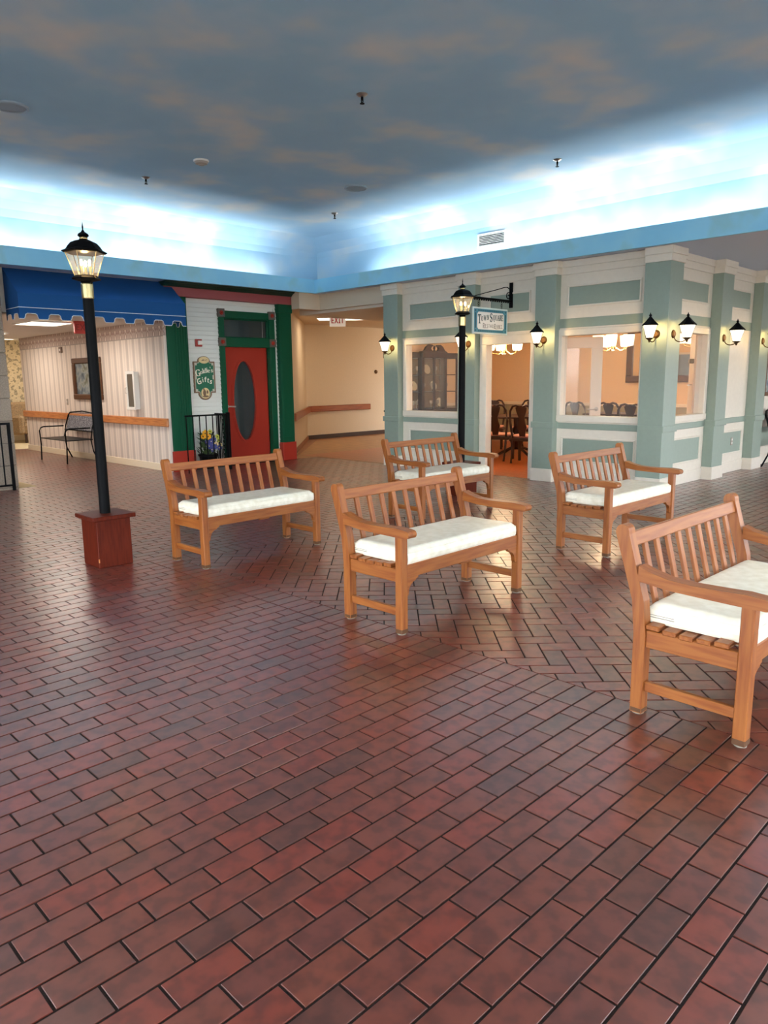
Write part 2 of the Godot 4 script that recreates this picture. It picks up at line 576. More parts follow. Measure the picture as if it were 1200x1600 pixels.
func build_floor() -> void:
	rng.seed = 77
	var root := struct("floor")
	var bed := new_st()
	slab(bed, V2([[-5, -10.9], [3.55, -10.9], [3.55, -17.3], [5.95, -17.3], [5.95, -11.05], [8.45, -11.05], [8.45, -10.72], [8.88, -10.72], [8.88, -4.2], [17.2, -4.2], [17.2, 5.2], [-5, 5.2]]), -0.15, -0.004)
	part("mortar_bed", bed, M.mortar, root)
	var cells := []         # [poly, centre, whole brick?]
	# soldier course round the herringbone field
	var bx0 := HX0 - BL
	var bx1 := HX1 + BL
	var bz0 := HZ0 - BL
	var bz1 := HZ1 + BL
	# running bond, rows along x
	for zone in [[-2.2, 8.88, -10.72, 2.4], [3.55, 5.93, -17.25, -10.72], [8.88, 16.9, -4.14, 2.4]]:
		var k0 := int(floor((Z0 - zone[3]) / BW))
		var k1 := int(ceil((Z0 - zone[2]) / BW))
		for k in range(k0, k1):
			var za := maxf(Z0 - (k + 1) * BW, zone[2])
			var zb := minf(Z0 - k * BW, zone[3])
			if zb - za < 0.02:
				continue
			var off := 0.0 if k % 2 == 0 else 0.5
			var zm := (za + zb) / 2
			var u0 := int(floor((zone[0] - X0) / BL)) - 1
			var u1 := int(ceil((zone[1] - X0) / BL)) + 1
			for u in range(u0, u1):
				var xa := maxf(X0 + (u + off) * BL, zone[0])
				var xb := minf(X0 + (u + off + 1.0) * BL, zone[1])
				var spans := [[xa, xb]]
				if zm > bz0 and zm < bz1:
					spans = [[xa, minf(xb, bx0)], [maxf(xa, bx1), xb]]
				for s in spans:
					if s[1] - s[0] > 0.022:
						var whole: bool = s[1] - s[0] > BL - 0.002 and zb - za > BW - 0.002
						cells.append([rect_poly(s[0], s[1], za, zb), Vector2((s[0] + s[1]) / 2, zm), whole])
	var n := int(round((HZ1 - HZ0) / BW)) + 4
	for i in n:
		var z1 := HZ1 + BL - i * BW
		var z0 := maxf(z1 - BW, bz0)
		if z1 - z0 < 0.03:
			continue
		for x in [bx0, HX1]:
			cells.append([rect_poly(x, x + BL, z0, z1), Vector2(x + BL / 2, (z0 + z1) / 2), z1 - z0 > BW - 0.002])
	var n2 := int(round((HX1 - HX0) / BW))
	for i in n2:
		var xa2 := HX0 + i * (HX1 - HX0) / n2
		for z in [bz0, HZ1]:
			cells.append([rect_poly(xa2, xa2 + (HX1 - HX0) / n2, z, z + BL), Vector2(xa2 + BW / 2, z + BL / 2), false])
	# herringbone, turned by 45 degrees
	var field := rect_poly(HX0 - GAP * 0.3, HX1 + GAP * 0.3, HZ0 - GAP * 0.3, HZ1 + GAP * 0.3)
	var e1 := Vector2(1, 1).normalized()
	var e2 := Vector2(1, -1).normalized()
	var w := 0.1042
	var start := Vector2(3.567, -2.125)
	var g := GAP / 2
	for i in range(-60, 60):
		for j in range(-30, 30):
			var o := start + e1 * w * (i + 2.0 * j) + e2 * w * (-i + 2.0 * j)
			if o.x < HX0 - 0.6 or o.x > HX1 + 0.6 or o.y < HZ0 - 0.6 or o.y > HZ1 + 0.6:
				continue
			# a lies along e1; b stands on its end along e2
			for q in [[0.0, 2.0, -1.0, 0.0], [2.0, 3.0, -1.0, 1.0]]:
				var poly := PackedVector2Array([o + e1 * (w * q[0] + g) + e2 * (w * q[2] + g), o + e1 * (w * q[1] - g) + e2 * (w * q[2] + g), o + e1 * (w * q[1] - g) + e2 * (w * q[3] - g), o + e1 * (w * q[0] + g) + e2 * (w * q[3] - g)])
				for cut in Geometry2D.intersect_polygons(poly, field):
					var ctr := Vector2.ZERO
					for p in cut:
						ctr += p / cut.size()
					var area := 0.0
					for p in cut.size():
						area += cut[p].cross(cut[(p + 1) % cut.size()]) * 0.5
					if absf(area) > 0.0004:
						cells.append([cut, ctr, false])
	# the 300 that show largest become pieces of their own, the rest one joined part
	var fwd := Vector2(sin(deg_to_rad(44.79)), -cos(deg_to_rad(44.79)))
	var right := Vector2(-fwd.y, fwd.x)
	var order := []
	for c in cells.size():
		var d: float = cells[c][1].dot(fwd)
		var s: float = cells[c][1].dot(right)
		var seen: bool = d > 1.42 and absf(s) < 0.57 * d + 0.14
		order.append([d if seen else 1000.0 + absf(d), c])
	order.sort_custom(func(a, b): return a[0] < b[0])
	var shared := []
	for v in 10:
		var st := new_st()
		tint = brick_color()
		brick_mesh(rect_poly(-BL / 2, BL / 2, -BW / 2, BW / 2), st)
		shared.append(st.commit())
	var rest := new_st()
	var made := 0
	for e in order:
		var cell: Array = cells[e[1]]
		if made < 300 and e[0] < 900.0:
			made += 1
			if cell[2]:
				var tilt := Basis.from_euler(Vector3(rng.randf_range(-0.002, 0.002), 0, rng.randf_range(-0.002, 0.002)))
				piece("brick", shared[rng.randi() % 10], M.brick, root, Transform3D(tilt, Vector3(cell[1].x, rng.randf_range(-0.0006, 0.0004), cell[1].y)))
			else:
				var st := new_st()
				tint = brick_color()
				brick_mesh(cell[0], st)
				part("brick", st, M.brick, root)
		else:
			tint = brick_color()
			brick_mesh(cell[0], rest)
	tint = Color.WHITE
	var field_part := part("brick_field", rest, M.brick, root)
	field_part.set_meta("kind", "stuff")

	# corridor behind the corner, dining room, parlour
	var f2 := struct("floor_corridor")
	var st2 := new_st()
	slab(st2, V2([[8.39, -10.72], [8.88, -10.72], [8.88, -8.8], [17, -8.8], [17, -15], [8.39, -15]]), -0.15, -0.001)
	part("vinyl_sheet", st2, M.vinyl_floor, f2)
	var edge := new_st()
	slab(edge, V2([[8.55, -10.98], [8.82, -11.22], [11.55, -13.92], [17, -13.92], [17, -14.1], [11.4, -14.1]]), -0.001, 0.001)
	part("border_strip", edge, M.vinyl_border, f2)
	var thr := new_st()
	slab(thr, V2([[8.39, -10.8], [8.88, -10.8], [8.96, -10.72], [8.96, -8.8], [8.88, -8.8], [8.88, -10.72], [8.39, -10.72]]), -0.001, 0.003)
	part("threshold_strip", thr, M.vinyl_border, f2)
	var f3 := struct("floor_dining")
	var nb := 0
	part("floor_base", one_box(8.88, 14.1, -0.15, -0.012, -11.2, -4.2), M.board, f3)
	var z := -11.2
	while z < -4.25:
		nb += 1
		part("plank", one_box(8.89, 14.0, -0.012, 0.0, z + 0.001, z + 0.119, 0.001), M.board, f3)
		z += 0.12
	var f4 := struct("floor_parlour")
	part("carpet", one_box(1.5, 10.0, -0.15, 0.0, -21.0, -17.25), M.carpet, f4)
	part("carpet_strip", one_box(3.5, 3.77, -0.1, 0.004, -17.2, -10.74), M.carpet, f4)

# ---------------------------------------------------------------- ceiling with its lit cove
func build_ceiling() -> void:
	var root := struct("ceiling")
	var xa := -4.35        # fascia lines
	var xb := 8.65
	var za := -10.385
	var zb := 4.65
	var st := new_st()
	ab(st, xa - 0.5, xb + 0.5, 3.9, 4.02, za - 0.5, zb + 0.5)
	part("painted_sky", st, M.sky_paint, root)
	# sloped band and upright of the cove, one ring of four sides
	var cv := new_st()
	var ring := func(o: float) -> Array: return [Vector2(xa - o, za - o), Vector2(xb + o, za - o), Vector2(xb + o, zb + o), Vector2(xa - o, zb + o)]
	var prof := [[0.45, 2.985], [0.45, 3.605], [0.40, 3.70], [0.29, 3.80], [0.12, 3.9]]
	for i in prof.size() - 1:
		var p: Array = ring.call(prof[i][0])
		var q: Array = ring.call(prof[i + 1][0])
		for s in 4:
			var s2 := (s + 1) % 4
			var mid: Vector2 = (p[s] + p[s2]) / 2
			var inward := Vector3((xa + xb) / 2 - mid.x, -0.5, (za + zb) / 2 - mid.y)
			face(cv, [Vector3(p[s].x, prof[i][1], p[s].y), Vector3(p[s2].x, prof[i][1], p[s2].y), Vector3(q[s2].x, prof[i + 1][1], q[s2].y), Vector3(q[s].x, prof[i + 1][1], q[s].y)], inward)
	part("cove_band", cv, M.sky_paint, root)
	# outer skin so that no daylight leaks into the cove
	var skin := new_st()
	ab(skin, xa - 0.6, xa - 0.47, 2.985, 4.02, za - 0.6, zb + 0.6)
	ab(skin, xb + 0.47, xb + 0.6, 2.985, 4.02, za - 0.6, zb + 0.6)
	ab(skin, xa - 0.6, xb + 0.6, 2.985, 4.02, za - 0.6, za - 0.47)
	ab(skin, xa - 0.6, xb + 0.6, 2.985, 4.02, zb + 0.47, zb + 0.6)
	part("cove_backing", skin, M.soffit, root)
	var sh := new_st()
	for q in [[xa - 0.5, xb + 0.5, za - 0.5, za - 0.03], [xa - 0.5, xb + 0.5, zb + 0.03, zb + 0.5], [xa - 0.5, xa - 0.03, za, zb], [xb + 0.03, xb + 0.5, za, zb]]:
		ab(sh, q[0], q[1], 2.96, 2.985, q[2], q[3])
	part("cove_shelf", sh, M.soffit, root)
	var fa := struct("trim_1")
	for q in [[xa, xb + 0.05, za - 0.05, za], [xa, xb + 0.05, zb, zb + 0.05], [xa - 0.05, xa, za - 0.05, zb + 0.05], [xb, xb + 0.05, za, zb + 0.05]]:
		part("fascia_board", one_box(q[0], q[1], 2.935, 3.165, q[2], q[3]), M.fascia, fa)
	# low ceilings round the tray
	var low := struct("ceiling_low")
	part("right_soffit", one_box(8.7, 17.2, 2.935, 3.06, -4.2, 5.2), M.soffit, low)
	part("near_soffit", one_box(-5.0, 8.7, 2.945, 3.0, 4.7, 5.2), M.soffit, low)
	part("side_soffit", one_box(-5.0, -4.4, 2.945, 3.0, -10.9, 4.7), M.soffit, low)
	part("restaurant_soffit", one_box(8.7, 9.15, 2.94, 3.0, -10.5, -4.2), M.soffit, low)
	var cc := new_st()
	slab(cc, V2([[8.4, -15.2], [8.4, -10.6], [8.95, -10.6], [8.95, -8.85], [17, -8.85], [17, -15.2]]), 2.75, 2.9)
	part("corridor_ceiling", cc, M.beam, low)
	part("hall_ceiling", one_box(2.2, 5.95, 2.375, 2.5, -17.3, -10.86), M.plaster, low)
	part("parlour_ceiling", one_box(1.5, 10.0, 2.5, 2.6, -21.0, -17.3), M.plaster, low)
	part("dining_ceiling", one_box(8.95, 14.2, 2.62, 2.75, -11.2, -4.15), M.plaster, low)
	var bm := struct("trim_2")
	part("beam", one_box(8.385, 8.98, 2.665, 2.965, -10.72, -10.5, 0.004), M.beam, bm)
	part("beam", one_box(8.85, 8.98, 2.665, 2.94, -10.5, -8.82, 0.004), M.beam, bm)
	part("beam_top", one_box(8.385, 9.2, 2.9, 2.96, -11.0, -10.72), M.beam, bm)

# ---------------------------------------------------------------- restaurant front
func framed_panel(parent: Node, t: Transform3D, u0: float, u1: float, y0: float, y1: float) -> void:
	var st := new_st()
	prism(st, V2([[u0, y0], [u1, y0], [u1, y1], [u0, y1]]), -0.01, 0.004, t)
	var p := part("panel", st, M.sage, parent)
	var mo := new_st()
	var w := 0.024
	for q in [[u0 - w, u1 + w, y0 - w, y0], [u0 - w, u1 + w, y1, y1 + w], [u0 - w, u0, y0, y1], [u1, u1 + w, y0, y1]]:
		prism(mo, V2([[q[0], q[2]], [q[1], q[2]], [q[1], q[3]], [q[0], q[3]]]), -0.01, 0.016, t, 0.005)
	part("moulding", mo, M.white, p)

# pilaster on a wall plane: u across, from d behind to out in front
func pilaster(parent: Node, t: Transform3D, u0: float, u1: float, deep: float, side0 := true, side1 := true) -> void:
	var st := new_st()
	var box := func(s: SurfaceTool, grow: float, y0: float, y1: float, ch: float) -> void:
		prism(s, V2([[u0 - grow, y0], [u1 + grow, y0], [u1 + grow, y1], [u0 - grow, y1]]), -0.02, deep + grow, t, ch)
	box.call(st, 0.0, 0.0, 2.77, 0.003)
	var p := part("pilaster", st, M.sage, parent)
	var cap := new_st()
	box.call(cap, 0.016, 2.765, 2.85, 0.004)
	box.call(cap, 0.032, 2.85, 2.934, 0.004)
	part("capital", cap, M.white, p)
	var be := new_st()
	box.call(be, 0.02, 0.74, 0.822, 0.006)
	part("belt", be, M.sage, p)
	var ba := new_st()
	box.call(ba, 0.016, 0.0, 0.175, 0.005)
	part("base", ba, M.white, p)

func band(parent: Node, called: String, t: Transform3D, u0: float, u1: float, y0: float, y1: float, out: float, m: Material, ch := 0.003) -> void:
	var st := new_st()
	prism(st, V2([[u0, y0], [u1, y0], [u1, y1], [u0, y1]]), -0.02, out, t, ch)
	part(called, st, m, parent)

func wall_with_holes(t: Transform3D, u0: float, u1: float, y1: float, thick: float, holes: Array) -> SurfaceTool:
	var st := new_st()
	var at := u0
	for h in holes:
		if h[0] > at:
			prism(st, V2([[at, 0], [h[0], 0], [h[0], y1], [at, y1]]), -thick, 0.0, t)
		if h[2] > 0.0:
			prism(st, V2([[h[0], 0], [h[1], 0], [h[1], h[2]], [h[0], h[2]]]), -thick, 0.0, t)
		prism(st, V2([[h[0], h[3]], [h[1], h[3]], [h[1], y1], [h[0], y1]]), -thick, 0.0, t)
		at = h[1]
	if u1 > at:
		prism(st, V2([[at, 0], [u1, 0], [u1, y1], [at, y1]]), -thick, 0.0, t)
	return st

func frame_bars(t: Transform3D, u0: float, u1: float, y0: float, y1: float, w: float, d0: float, d1: float, sill := true, ch := 0.006) -> SurfaceTool:
	var st := new_st()
	if sill:
		prism(st, V2([[u0, y0], [u1, y0], [u1, y0 + w], [u0, y0 + w]]), d0, d1 + 0.008, t, ch)
	prism(st, V2([[u0, y1 - w], [u1, y1 - w], [u1, y1], [u0, y1]]), d0, d1, t, ch)
	var b := y0 + w if sill else y0
	prism(st, V2([[u0, b], [u0 + w, b], [u0 + w, y1 - w], [u0, y1 - w]]), d0, d1, t, ch)
	prism(st, V2([[u1 - w, b], [u1, b], [u1, y1 - w], [u1 - w, y1 - w]]), d0, d1, t, ch)
	return st

func window_in(called: String, t: Transform3D, u0: float, u1: float, y0: float, y1: float, w: float, thick: float) -> void:
	var s := struct(called)
	part("window_frame", frame_bars(t, u0, u1, y0, y1, w, -thick - 0.01, 0.022), M.white, s)
	var g := new_st()
	prism(g, V2([[u0 + w - 0.005, y0 + w - 0.005], [u1 - w + 0.005, y0 + w - 0.005], [u1 - w + 0.005, y1 - w + 0.005], [u0 + w - 0.005, y1 - w + 0.005]]), -0.058, -0.052, t)
	part("pane", g, M.glass, s)

func build_restaurant_front() -> void:
	var XW := 8.89
	var t := on_x(XW)
	var w := struct("wall_right")
	part("wall_surface", wall_with_holes(t, -8.82, -4.14, 2.94, 0.11, [[-8.41, -7.28, 0.88, 2.01], [-6.8, -5.96, 0.0, 1.99], [-5.52, -4.35, 0.88, 2.01]]), M.white, w)
	for p in [[-8.80, -8.48], [-7.22, -6.90], [-5.87, -5.55]]:
		pilaster(w, t, p[0], p[1], 0.12)
	for b in [[-8.48, -7.22], [-6.90, -5.87], [-5.55, -4.30]]:
		band(w, "cornice", t, b[0] + 0.01, b[1] - 0.01, 2.76, 2.85, 0.018, M.white)
		band(w, "cornice", t, b[0] + 0.01, b[1] - 0.01, 2.85, 2.934, 0.034, M.white)
		band(w, "green_band", t, b[0], b[1], 2.075, 2.195, 0.006, M.sage)
	for b in [[-8.48, -7.22], [-5.55, -4.30]]:
		band(w, "belt_rail", t, b[0], b[1], 0.735, 0.815, 0.016, M.sage, 0.005)
		band(w, "base_board", t, b[0], b[1], 0.0, 0.165, 0.012, M.white)
	framed_panel(w, t, -8.305, -7.36, 2.36, 2.59)
	framed_panel(w, t, -6.71, -6.045, 2.345, 2.59)
	framed_panel(w, t, -5.42, -4.43, 2.36, 2.595)
	framed_panel(w, t, -8.31, -7.36, 0.31, 0.6)
	framed_panel(w, t, -5.45, -4.42, 0.31, 0.6)
	window_in("window_1", t, -8.465, -7.225, 0.833, 2.055, 0.085, 0.11)
	window_in("window_2", t, -5.58, -4.302, 0.833, 2.055, 0.083, 0.11)
	var tr := struct("trim_3")
	part("door_casing", frame_bars(t, -6.885, -5.88, 0.0, 2.03, 0.125, -0.12, 0.02, false), M.white, tr)

	# the side front, facing +z
	var ZW := -4.14
	var t2 := on_z(ZW)
	var w2 := struct("wall_side")
	part("wall_surface", wall_with_holes(t2, 9.0, 17.0, 2.94, 0.11, [[9.22, 10.3, 0.88, 2.01]]), M.white, w2)
	# corner pillar stands on both planes
	var cp := Transform3D(Basis(), Vector3(0, 0, -4.3))
	pilaster(w2, cp, 8.77, 9.13, 0.30)
	for p in [[10.37, 10.74], [11.9, 12.27], [13.45, 13.82]]:
		pilaster(w2, t2, p[0], p[1], 0.14)
	for b in [[9.13, 10.37], [10.74, 11.9], [12.27, 13.45], [13.82, 17.0]]:
		band(w2, "cornice", t2, b[0] + 0.01, b[1] - 0.01, 2.76, 2.85, 0.018, M.white)
		band(w2, "cornice", t2, b[0] + 0.01, b[1] - 0.01, 2.85, 2.934, 0.034, M.white)
		band(w2, "green_band", t2, b[0], b[1], 2.075, 2.195, 0.006, M.sage)
		band(w2, "belt_rail", t2, b[0], b[1], 0.735, 0.815, 0.016, M.sage, 0.005)
		band(w2, "base_board", t2, b[0], b[1], 0.0, 0.165, 0.012, M.white)
		var r := minf(b[1] - 0.13, b[0] + 1.1)
		framed_panel(w2, t2, b[0] + 0.12, r, 2.38, 2.61)
		framed_panel(w2, t2, b[0] + 0.12, r, 0.30, 0.6)
	window_in("window_3", t2, 9.15, 10.36, 0.833, 2.055, 0.083, 0.11)
	var out := thing("power_outlet", "small pale power outlet on the green panel between pilasters", "outlet", Vector3(11.42, 0.46, ZW + 0.005))
	part("plate", one_box(-0.035, 0.035, -0.057, 0.057, 0, 0.008, 0.002), M.grey_plastic, out)
	for s in [-1.0, 1.0]:
		part("socket", one_box(-0.017, 0.017, s * 0.025 - 0.014, s * 0.025 + 0.014, 0.008, 0.0105), M.plastic, out)

func sconce_model(called: String, label: String) -> Node3D:
	# hangs on a wall that faces local +z, origin at the back plate
	var t := thing(called, label, "wall lamp", Vector3.ZERO, 0.0, "black lantern wall lamps on the restaurant front")
	var bp := new_st()
	lathe(bp, [Vector2(0, 0.022), Vector2(0.03, 0.022), Vector2(0.046, 0.012), Vector2(0.052, 0.0)], Vector3.ZERO, 18, false, 0.0, Basis(Vector3(1, 0, 0), PI / 2))
	part("back_plate", bp, M.bronze, t)
	var arm := new_st()
	var pts := []
	for i in 13:
		var a := PI * 1.05 * i / 12.0
		pts.append(Vector3(0, -0.045 - 0.05 * sin(a), 0.02 + 0.075 * (1 - cos(a))))
	tube(arm, pts, 0.0065, 8)
	part("arm", arm, M.bronze, t)
	var c := Vector3(0, -0.055, 0.17)
	var cup := new_st()
	lathe(cup, [Vector2(0, -0.05), Vector2(0.01, -0.045), Vector2(0.018, -0.02), Vector2(0.05, 0.0), Vector2(0.052, 0.008), Vector2(0, 0.008)], c, 6, true)
	part("cup", cup, M.bronze, t)
	var gl := new_st()
	lathe(gl, [Vector2(0.044, 0.008), Vector2(0.088, 0.15)], c, 6, true)
	part("glass", gl, M.frosted, t, "glowing frosted lantern glass")
	var fr := new_st()
	for i in 6:
		var a := TAU * i / 6.0
		var d := Vector3(cos(a), 0, sin(a))
		tube(fr, [c + d * 0.046 + Vector3(0, 0.008, 0), c + d * 0.0905 + Vector3(0, 0.15, 0)], 0.0022, 5)
	part("frame", fr, M.black, t)
	var cd := new_st()
	lathe(cd, [Vector2(0.0, 0.055), Vector2(0.008, 0.055), Vector2(0.008, 0.0), Vector2(0.0, 0.0)], c + Vector3(0, 0.008, 0), 8)
	part("candle", cd, M.bronze, t)
	var rf := new_st()
	lathe(rf, [Vector2(0.09, 0.148), Vector2(0.104, 0.15), Vector2(0.104, 0.158), Vector2(0.06, 0.198), Vector2(0.018, 0.245), Vector2(0, 0.25)], c, 6, true)
	part("roof", rf, M.black, t)
	var fi := new_st()
	lathe(fi, [Vector2(0.0, 0.24), Vector2(0.014, 0.245), Vector2(0.012, 0.256), Vector2(0.02, 0.264), Vector2(0.012, 0.276), Vector2(0.006, 0.28), Vector2(0.006, 0.29), Vector2(0.0, 0.302)], c, 10)
	part("finial", fi, M.black, t)
	lamp_light(t, c + Vector3(0, 0.09, 0), SCONCE, c8(255, 206, 130), 0.03)
	return t

func build_sconces() -> void:
	var y := 1.925
	var s := sconce_model("wall_lantern", "black lantern wall lamp on the green pilaster beside the corridor opening")
	s.position = Vector3(8.77, y, -8.60)
	s.rotation.y = -PI / 2
	copy_of(s, "black lantern wall lamp half hidden behind the far lamp post", Vector3(8.77, y, -7.02), -PI / 2)
	copy_of(s, "black lantern wall lamp on the green pilaster right of the dining room doorway", Vector3(8.77, y, -5.72), -PI / 2)
	copy_of(s, "black lantern wall lamp on the corner pillar, left one of the pair", Vector3(8.77, y, -4.14), -PI / 2)
	copy_of(s, "black lantern wall lamp on the corner pillar, right one of the pair", Vector3(8.93, y, -4.0), 0.0)
	copy_of(s, "black lantern wall lamp on the second pilaster right of the corner pillar window", Vector3(10.5, y, -4.0), 0.0)
	copy_of(s, "black lantern wall lamp cut by the right edge of the picture", Vector3(12.0, y, -4.0), 0.0)

func build_town_sign() -> void:
	var z := -6.35
	var b := thing("sign_bracket", "black iron bracket with scroll that holds the restaurant sign", "bracket", Vector3(8.89, 2.4, z))
	part("wall_plate", one_box(-0.02, 0.0, 0.0, 0.345, -0.028, 0.028, 0.003), M.black, b)
	var bar := new_st()
	bx(bar, Vector3(-0.46, 0.09, 0), Vector3(0.88, 0.03, 0.022), 0.004)
	for i in 16:
		ball(bar, Vector3(-0.08 - i * 0.05, 0.07, 0), Vector3(0.016, 0.012, 0.012), 6, 4)
	part("bar", bar, M.black, b)
	var sc := new_st()
	var pts := []
	for i in 24:
		var a := 0.6 + i * 0.34
		var r := 0.055 - i * 0.0018
		pts.append(Vector3(-0.075 + r * cos(a), 0.155 + r * sin(a), 0))
	tube(sc, pts, 0.007, 6)
	part("scroll", sc, M.black, b)
	var sty := new_st()
	tube(sty, [Vector3(-0.02, 0.19, 0), Vector3(-0.045, 0.25, 0), Vector3(-0.10, 0.275, 0), Vector3(-0.17, 0.268, 0), Vector3(-0.3, 0.235, 0), Vector3(-0.86, 0.105, 0)], 0.006, 6)
	part("stay", sty, M.black, b)

	var s := thing("hanging_sign", "hanging blue and white TOWN SQUARE RESTAURANT sign", "sign", Vector3(8.40, 2.195, z))
	var W := 0.39
	var Hh := 0.176
	part("board", one_box(-W, W, -Hh, Hh, -0.011, 0.011, 0.003), M.sign_edge, s)
	var bl := new_st()
	prism(bl, V2([[-W + 0.022, -Hh + 0.022], [W - 0.022, -Hh + 0.022], [W - 0.022, Hh - 0.022], [-W + 0.022, Hh - 0.022]]), 0.011, 0.0125)
	part("blue_border", bl, M.sign_blue, s)
	var fieldp := V2([[-0.27, -0.115], [0.27, -0.115], [0.3, -0.09], [0.3, 0.09], [0.27, 0.115], [-0.27, 0.115], [-0.3, 0.09], [-0.3, -0.09]])
	var fi := new_st()
	prism(fi, fieldp, 0.0125, 0.0145)
	part("pale_field", fi, M.sign_field, s)
	var dash := new_st()
	for i in 26:
		for e in [-1.0, 1.0]:
			bx(dash, Vector3(-0.275 + i * 0.022, e * 0.135, 0.0132), Vector3(0.009, 0.022, 0.0016))
	part("border_dashes", dash, M.sign_dark, s)
	var bars := new_st()
	for e in [-1.0, 1.0]:
		bx(bars, Vector3(e * 0.338, 0, 0.0132), Vector3(0.024, 0.2, 0.0016))
		for k in [-1.0, 1.0]:
			lathe(bars, [Vector2(0, 0.002), Vector2(0.012, 0.002), Vector2(0.012, 0)], Vector3(e * 0.338, k * 0.13, 0.0125), 10, false, 0.0, Basis(Vector3(1, 0, 0), PI / 2))
	part("border_bars", bars, M.sign_dark, s)
	# arched words, letter by letter: [letter, x, y, size]
	for l in [["T", -0.252, 0.018, 0.135], ["O", -0.193, 0.026, 0.07], ["W", -0.132, 0.036, 0.074], ["N", -0.065, 0.045, 0.076], ["S", 0.008, 0.046, 0.128], ["Q", 0.068, 0.05, 0.078], ["U", 0.12, 0.05, 0.08], ["A", 0.17, 0.05, 0.084], ["R", 0.216, 0.05, 0.086], ["E", 0.258, 0.05, 0.09]]:
		txt("letter", l[0], l[3], M.sign_ink, s, Transform3D(Basis().scaled(Vector3(0.82, 1.25, 1)), Vector3(l[1], l[2], 0.0155)), "Droid Serif", 700, 0.002)
	for l in [["R", -0.16, 0.085], ["E", -0.118, 0.06], ["S", -0.08, 0.06], ["T", -0.042, 0.06], ["A", 0.0, 0.06], ["U", 0.044, 0.06], ["R", 0.094, 0.085], ["A", 0.142, 0.06], ["N", 0.188, 0.06], ["T", 0.236, 0.06]]:
		txt("letter", l[0], l[2], M.sign_grey, s, Transform3D(Basis().scaled(Vector3(0.86, 1.1, 1)), Vector3(l[1], -0.066, 0.0155)), "Droid Sans", 400, 0.002)
	var sw := new_st()
	tube(sw, [Vector3(0.06, -0.086, 0.015), Vector3(0.11, -0.1, 0.015), Vector3(0.2, -0.092, 0.015), Vector3(0.27, -0.088, 0.015)], 0.0025, 5)
	tube(sw, [Vector3(-0.17, -0.09, 0.015), Vector3(-0.12, -0.099, 0.015), Vector3(-0.06, -0.094, 0.015)], 0.002, 5)
	part("swash", sw, M.sign_grey, s)
	for e in [-0.26, 0.26]:
		var ch := new_st()
		for k in 3:
			var ring := []
			for q in 9:
				var a := TAU * q / 8.0
				var v := Vector3(cos(a) * 0.011, sin(a) * 0.018, 0)
				if k % 2 == 1:
					v = Vector3(0, v.y, v.x)
				ring.append(Vector3(e, Hh + 0.017 + k * 0.028, 0) + v)
			tube(ch, ring, 0.003, 5, false)
		part("chain", ch, M.black, s)

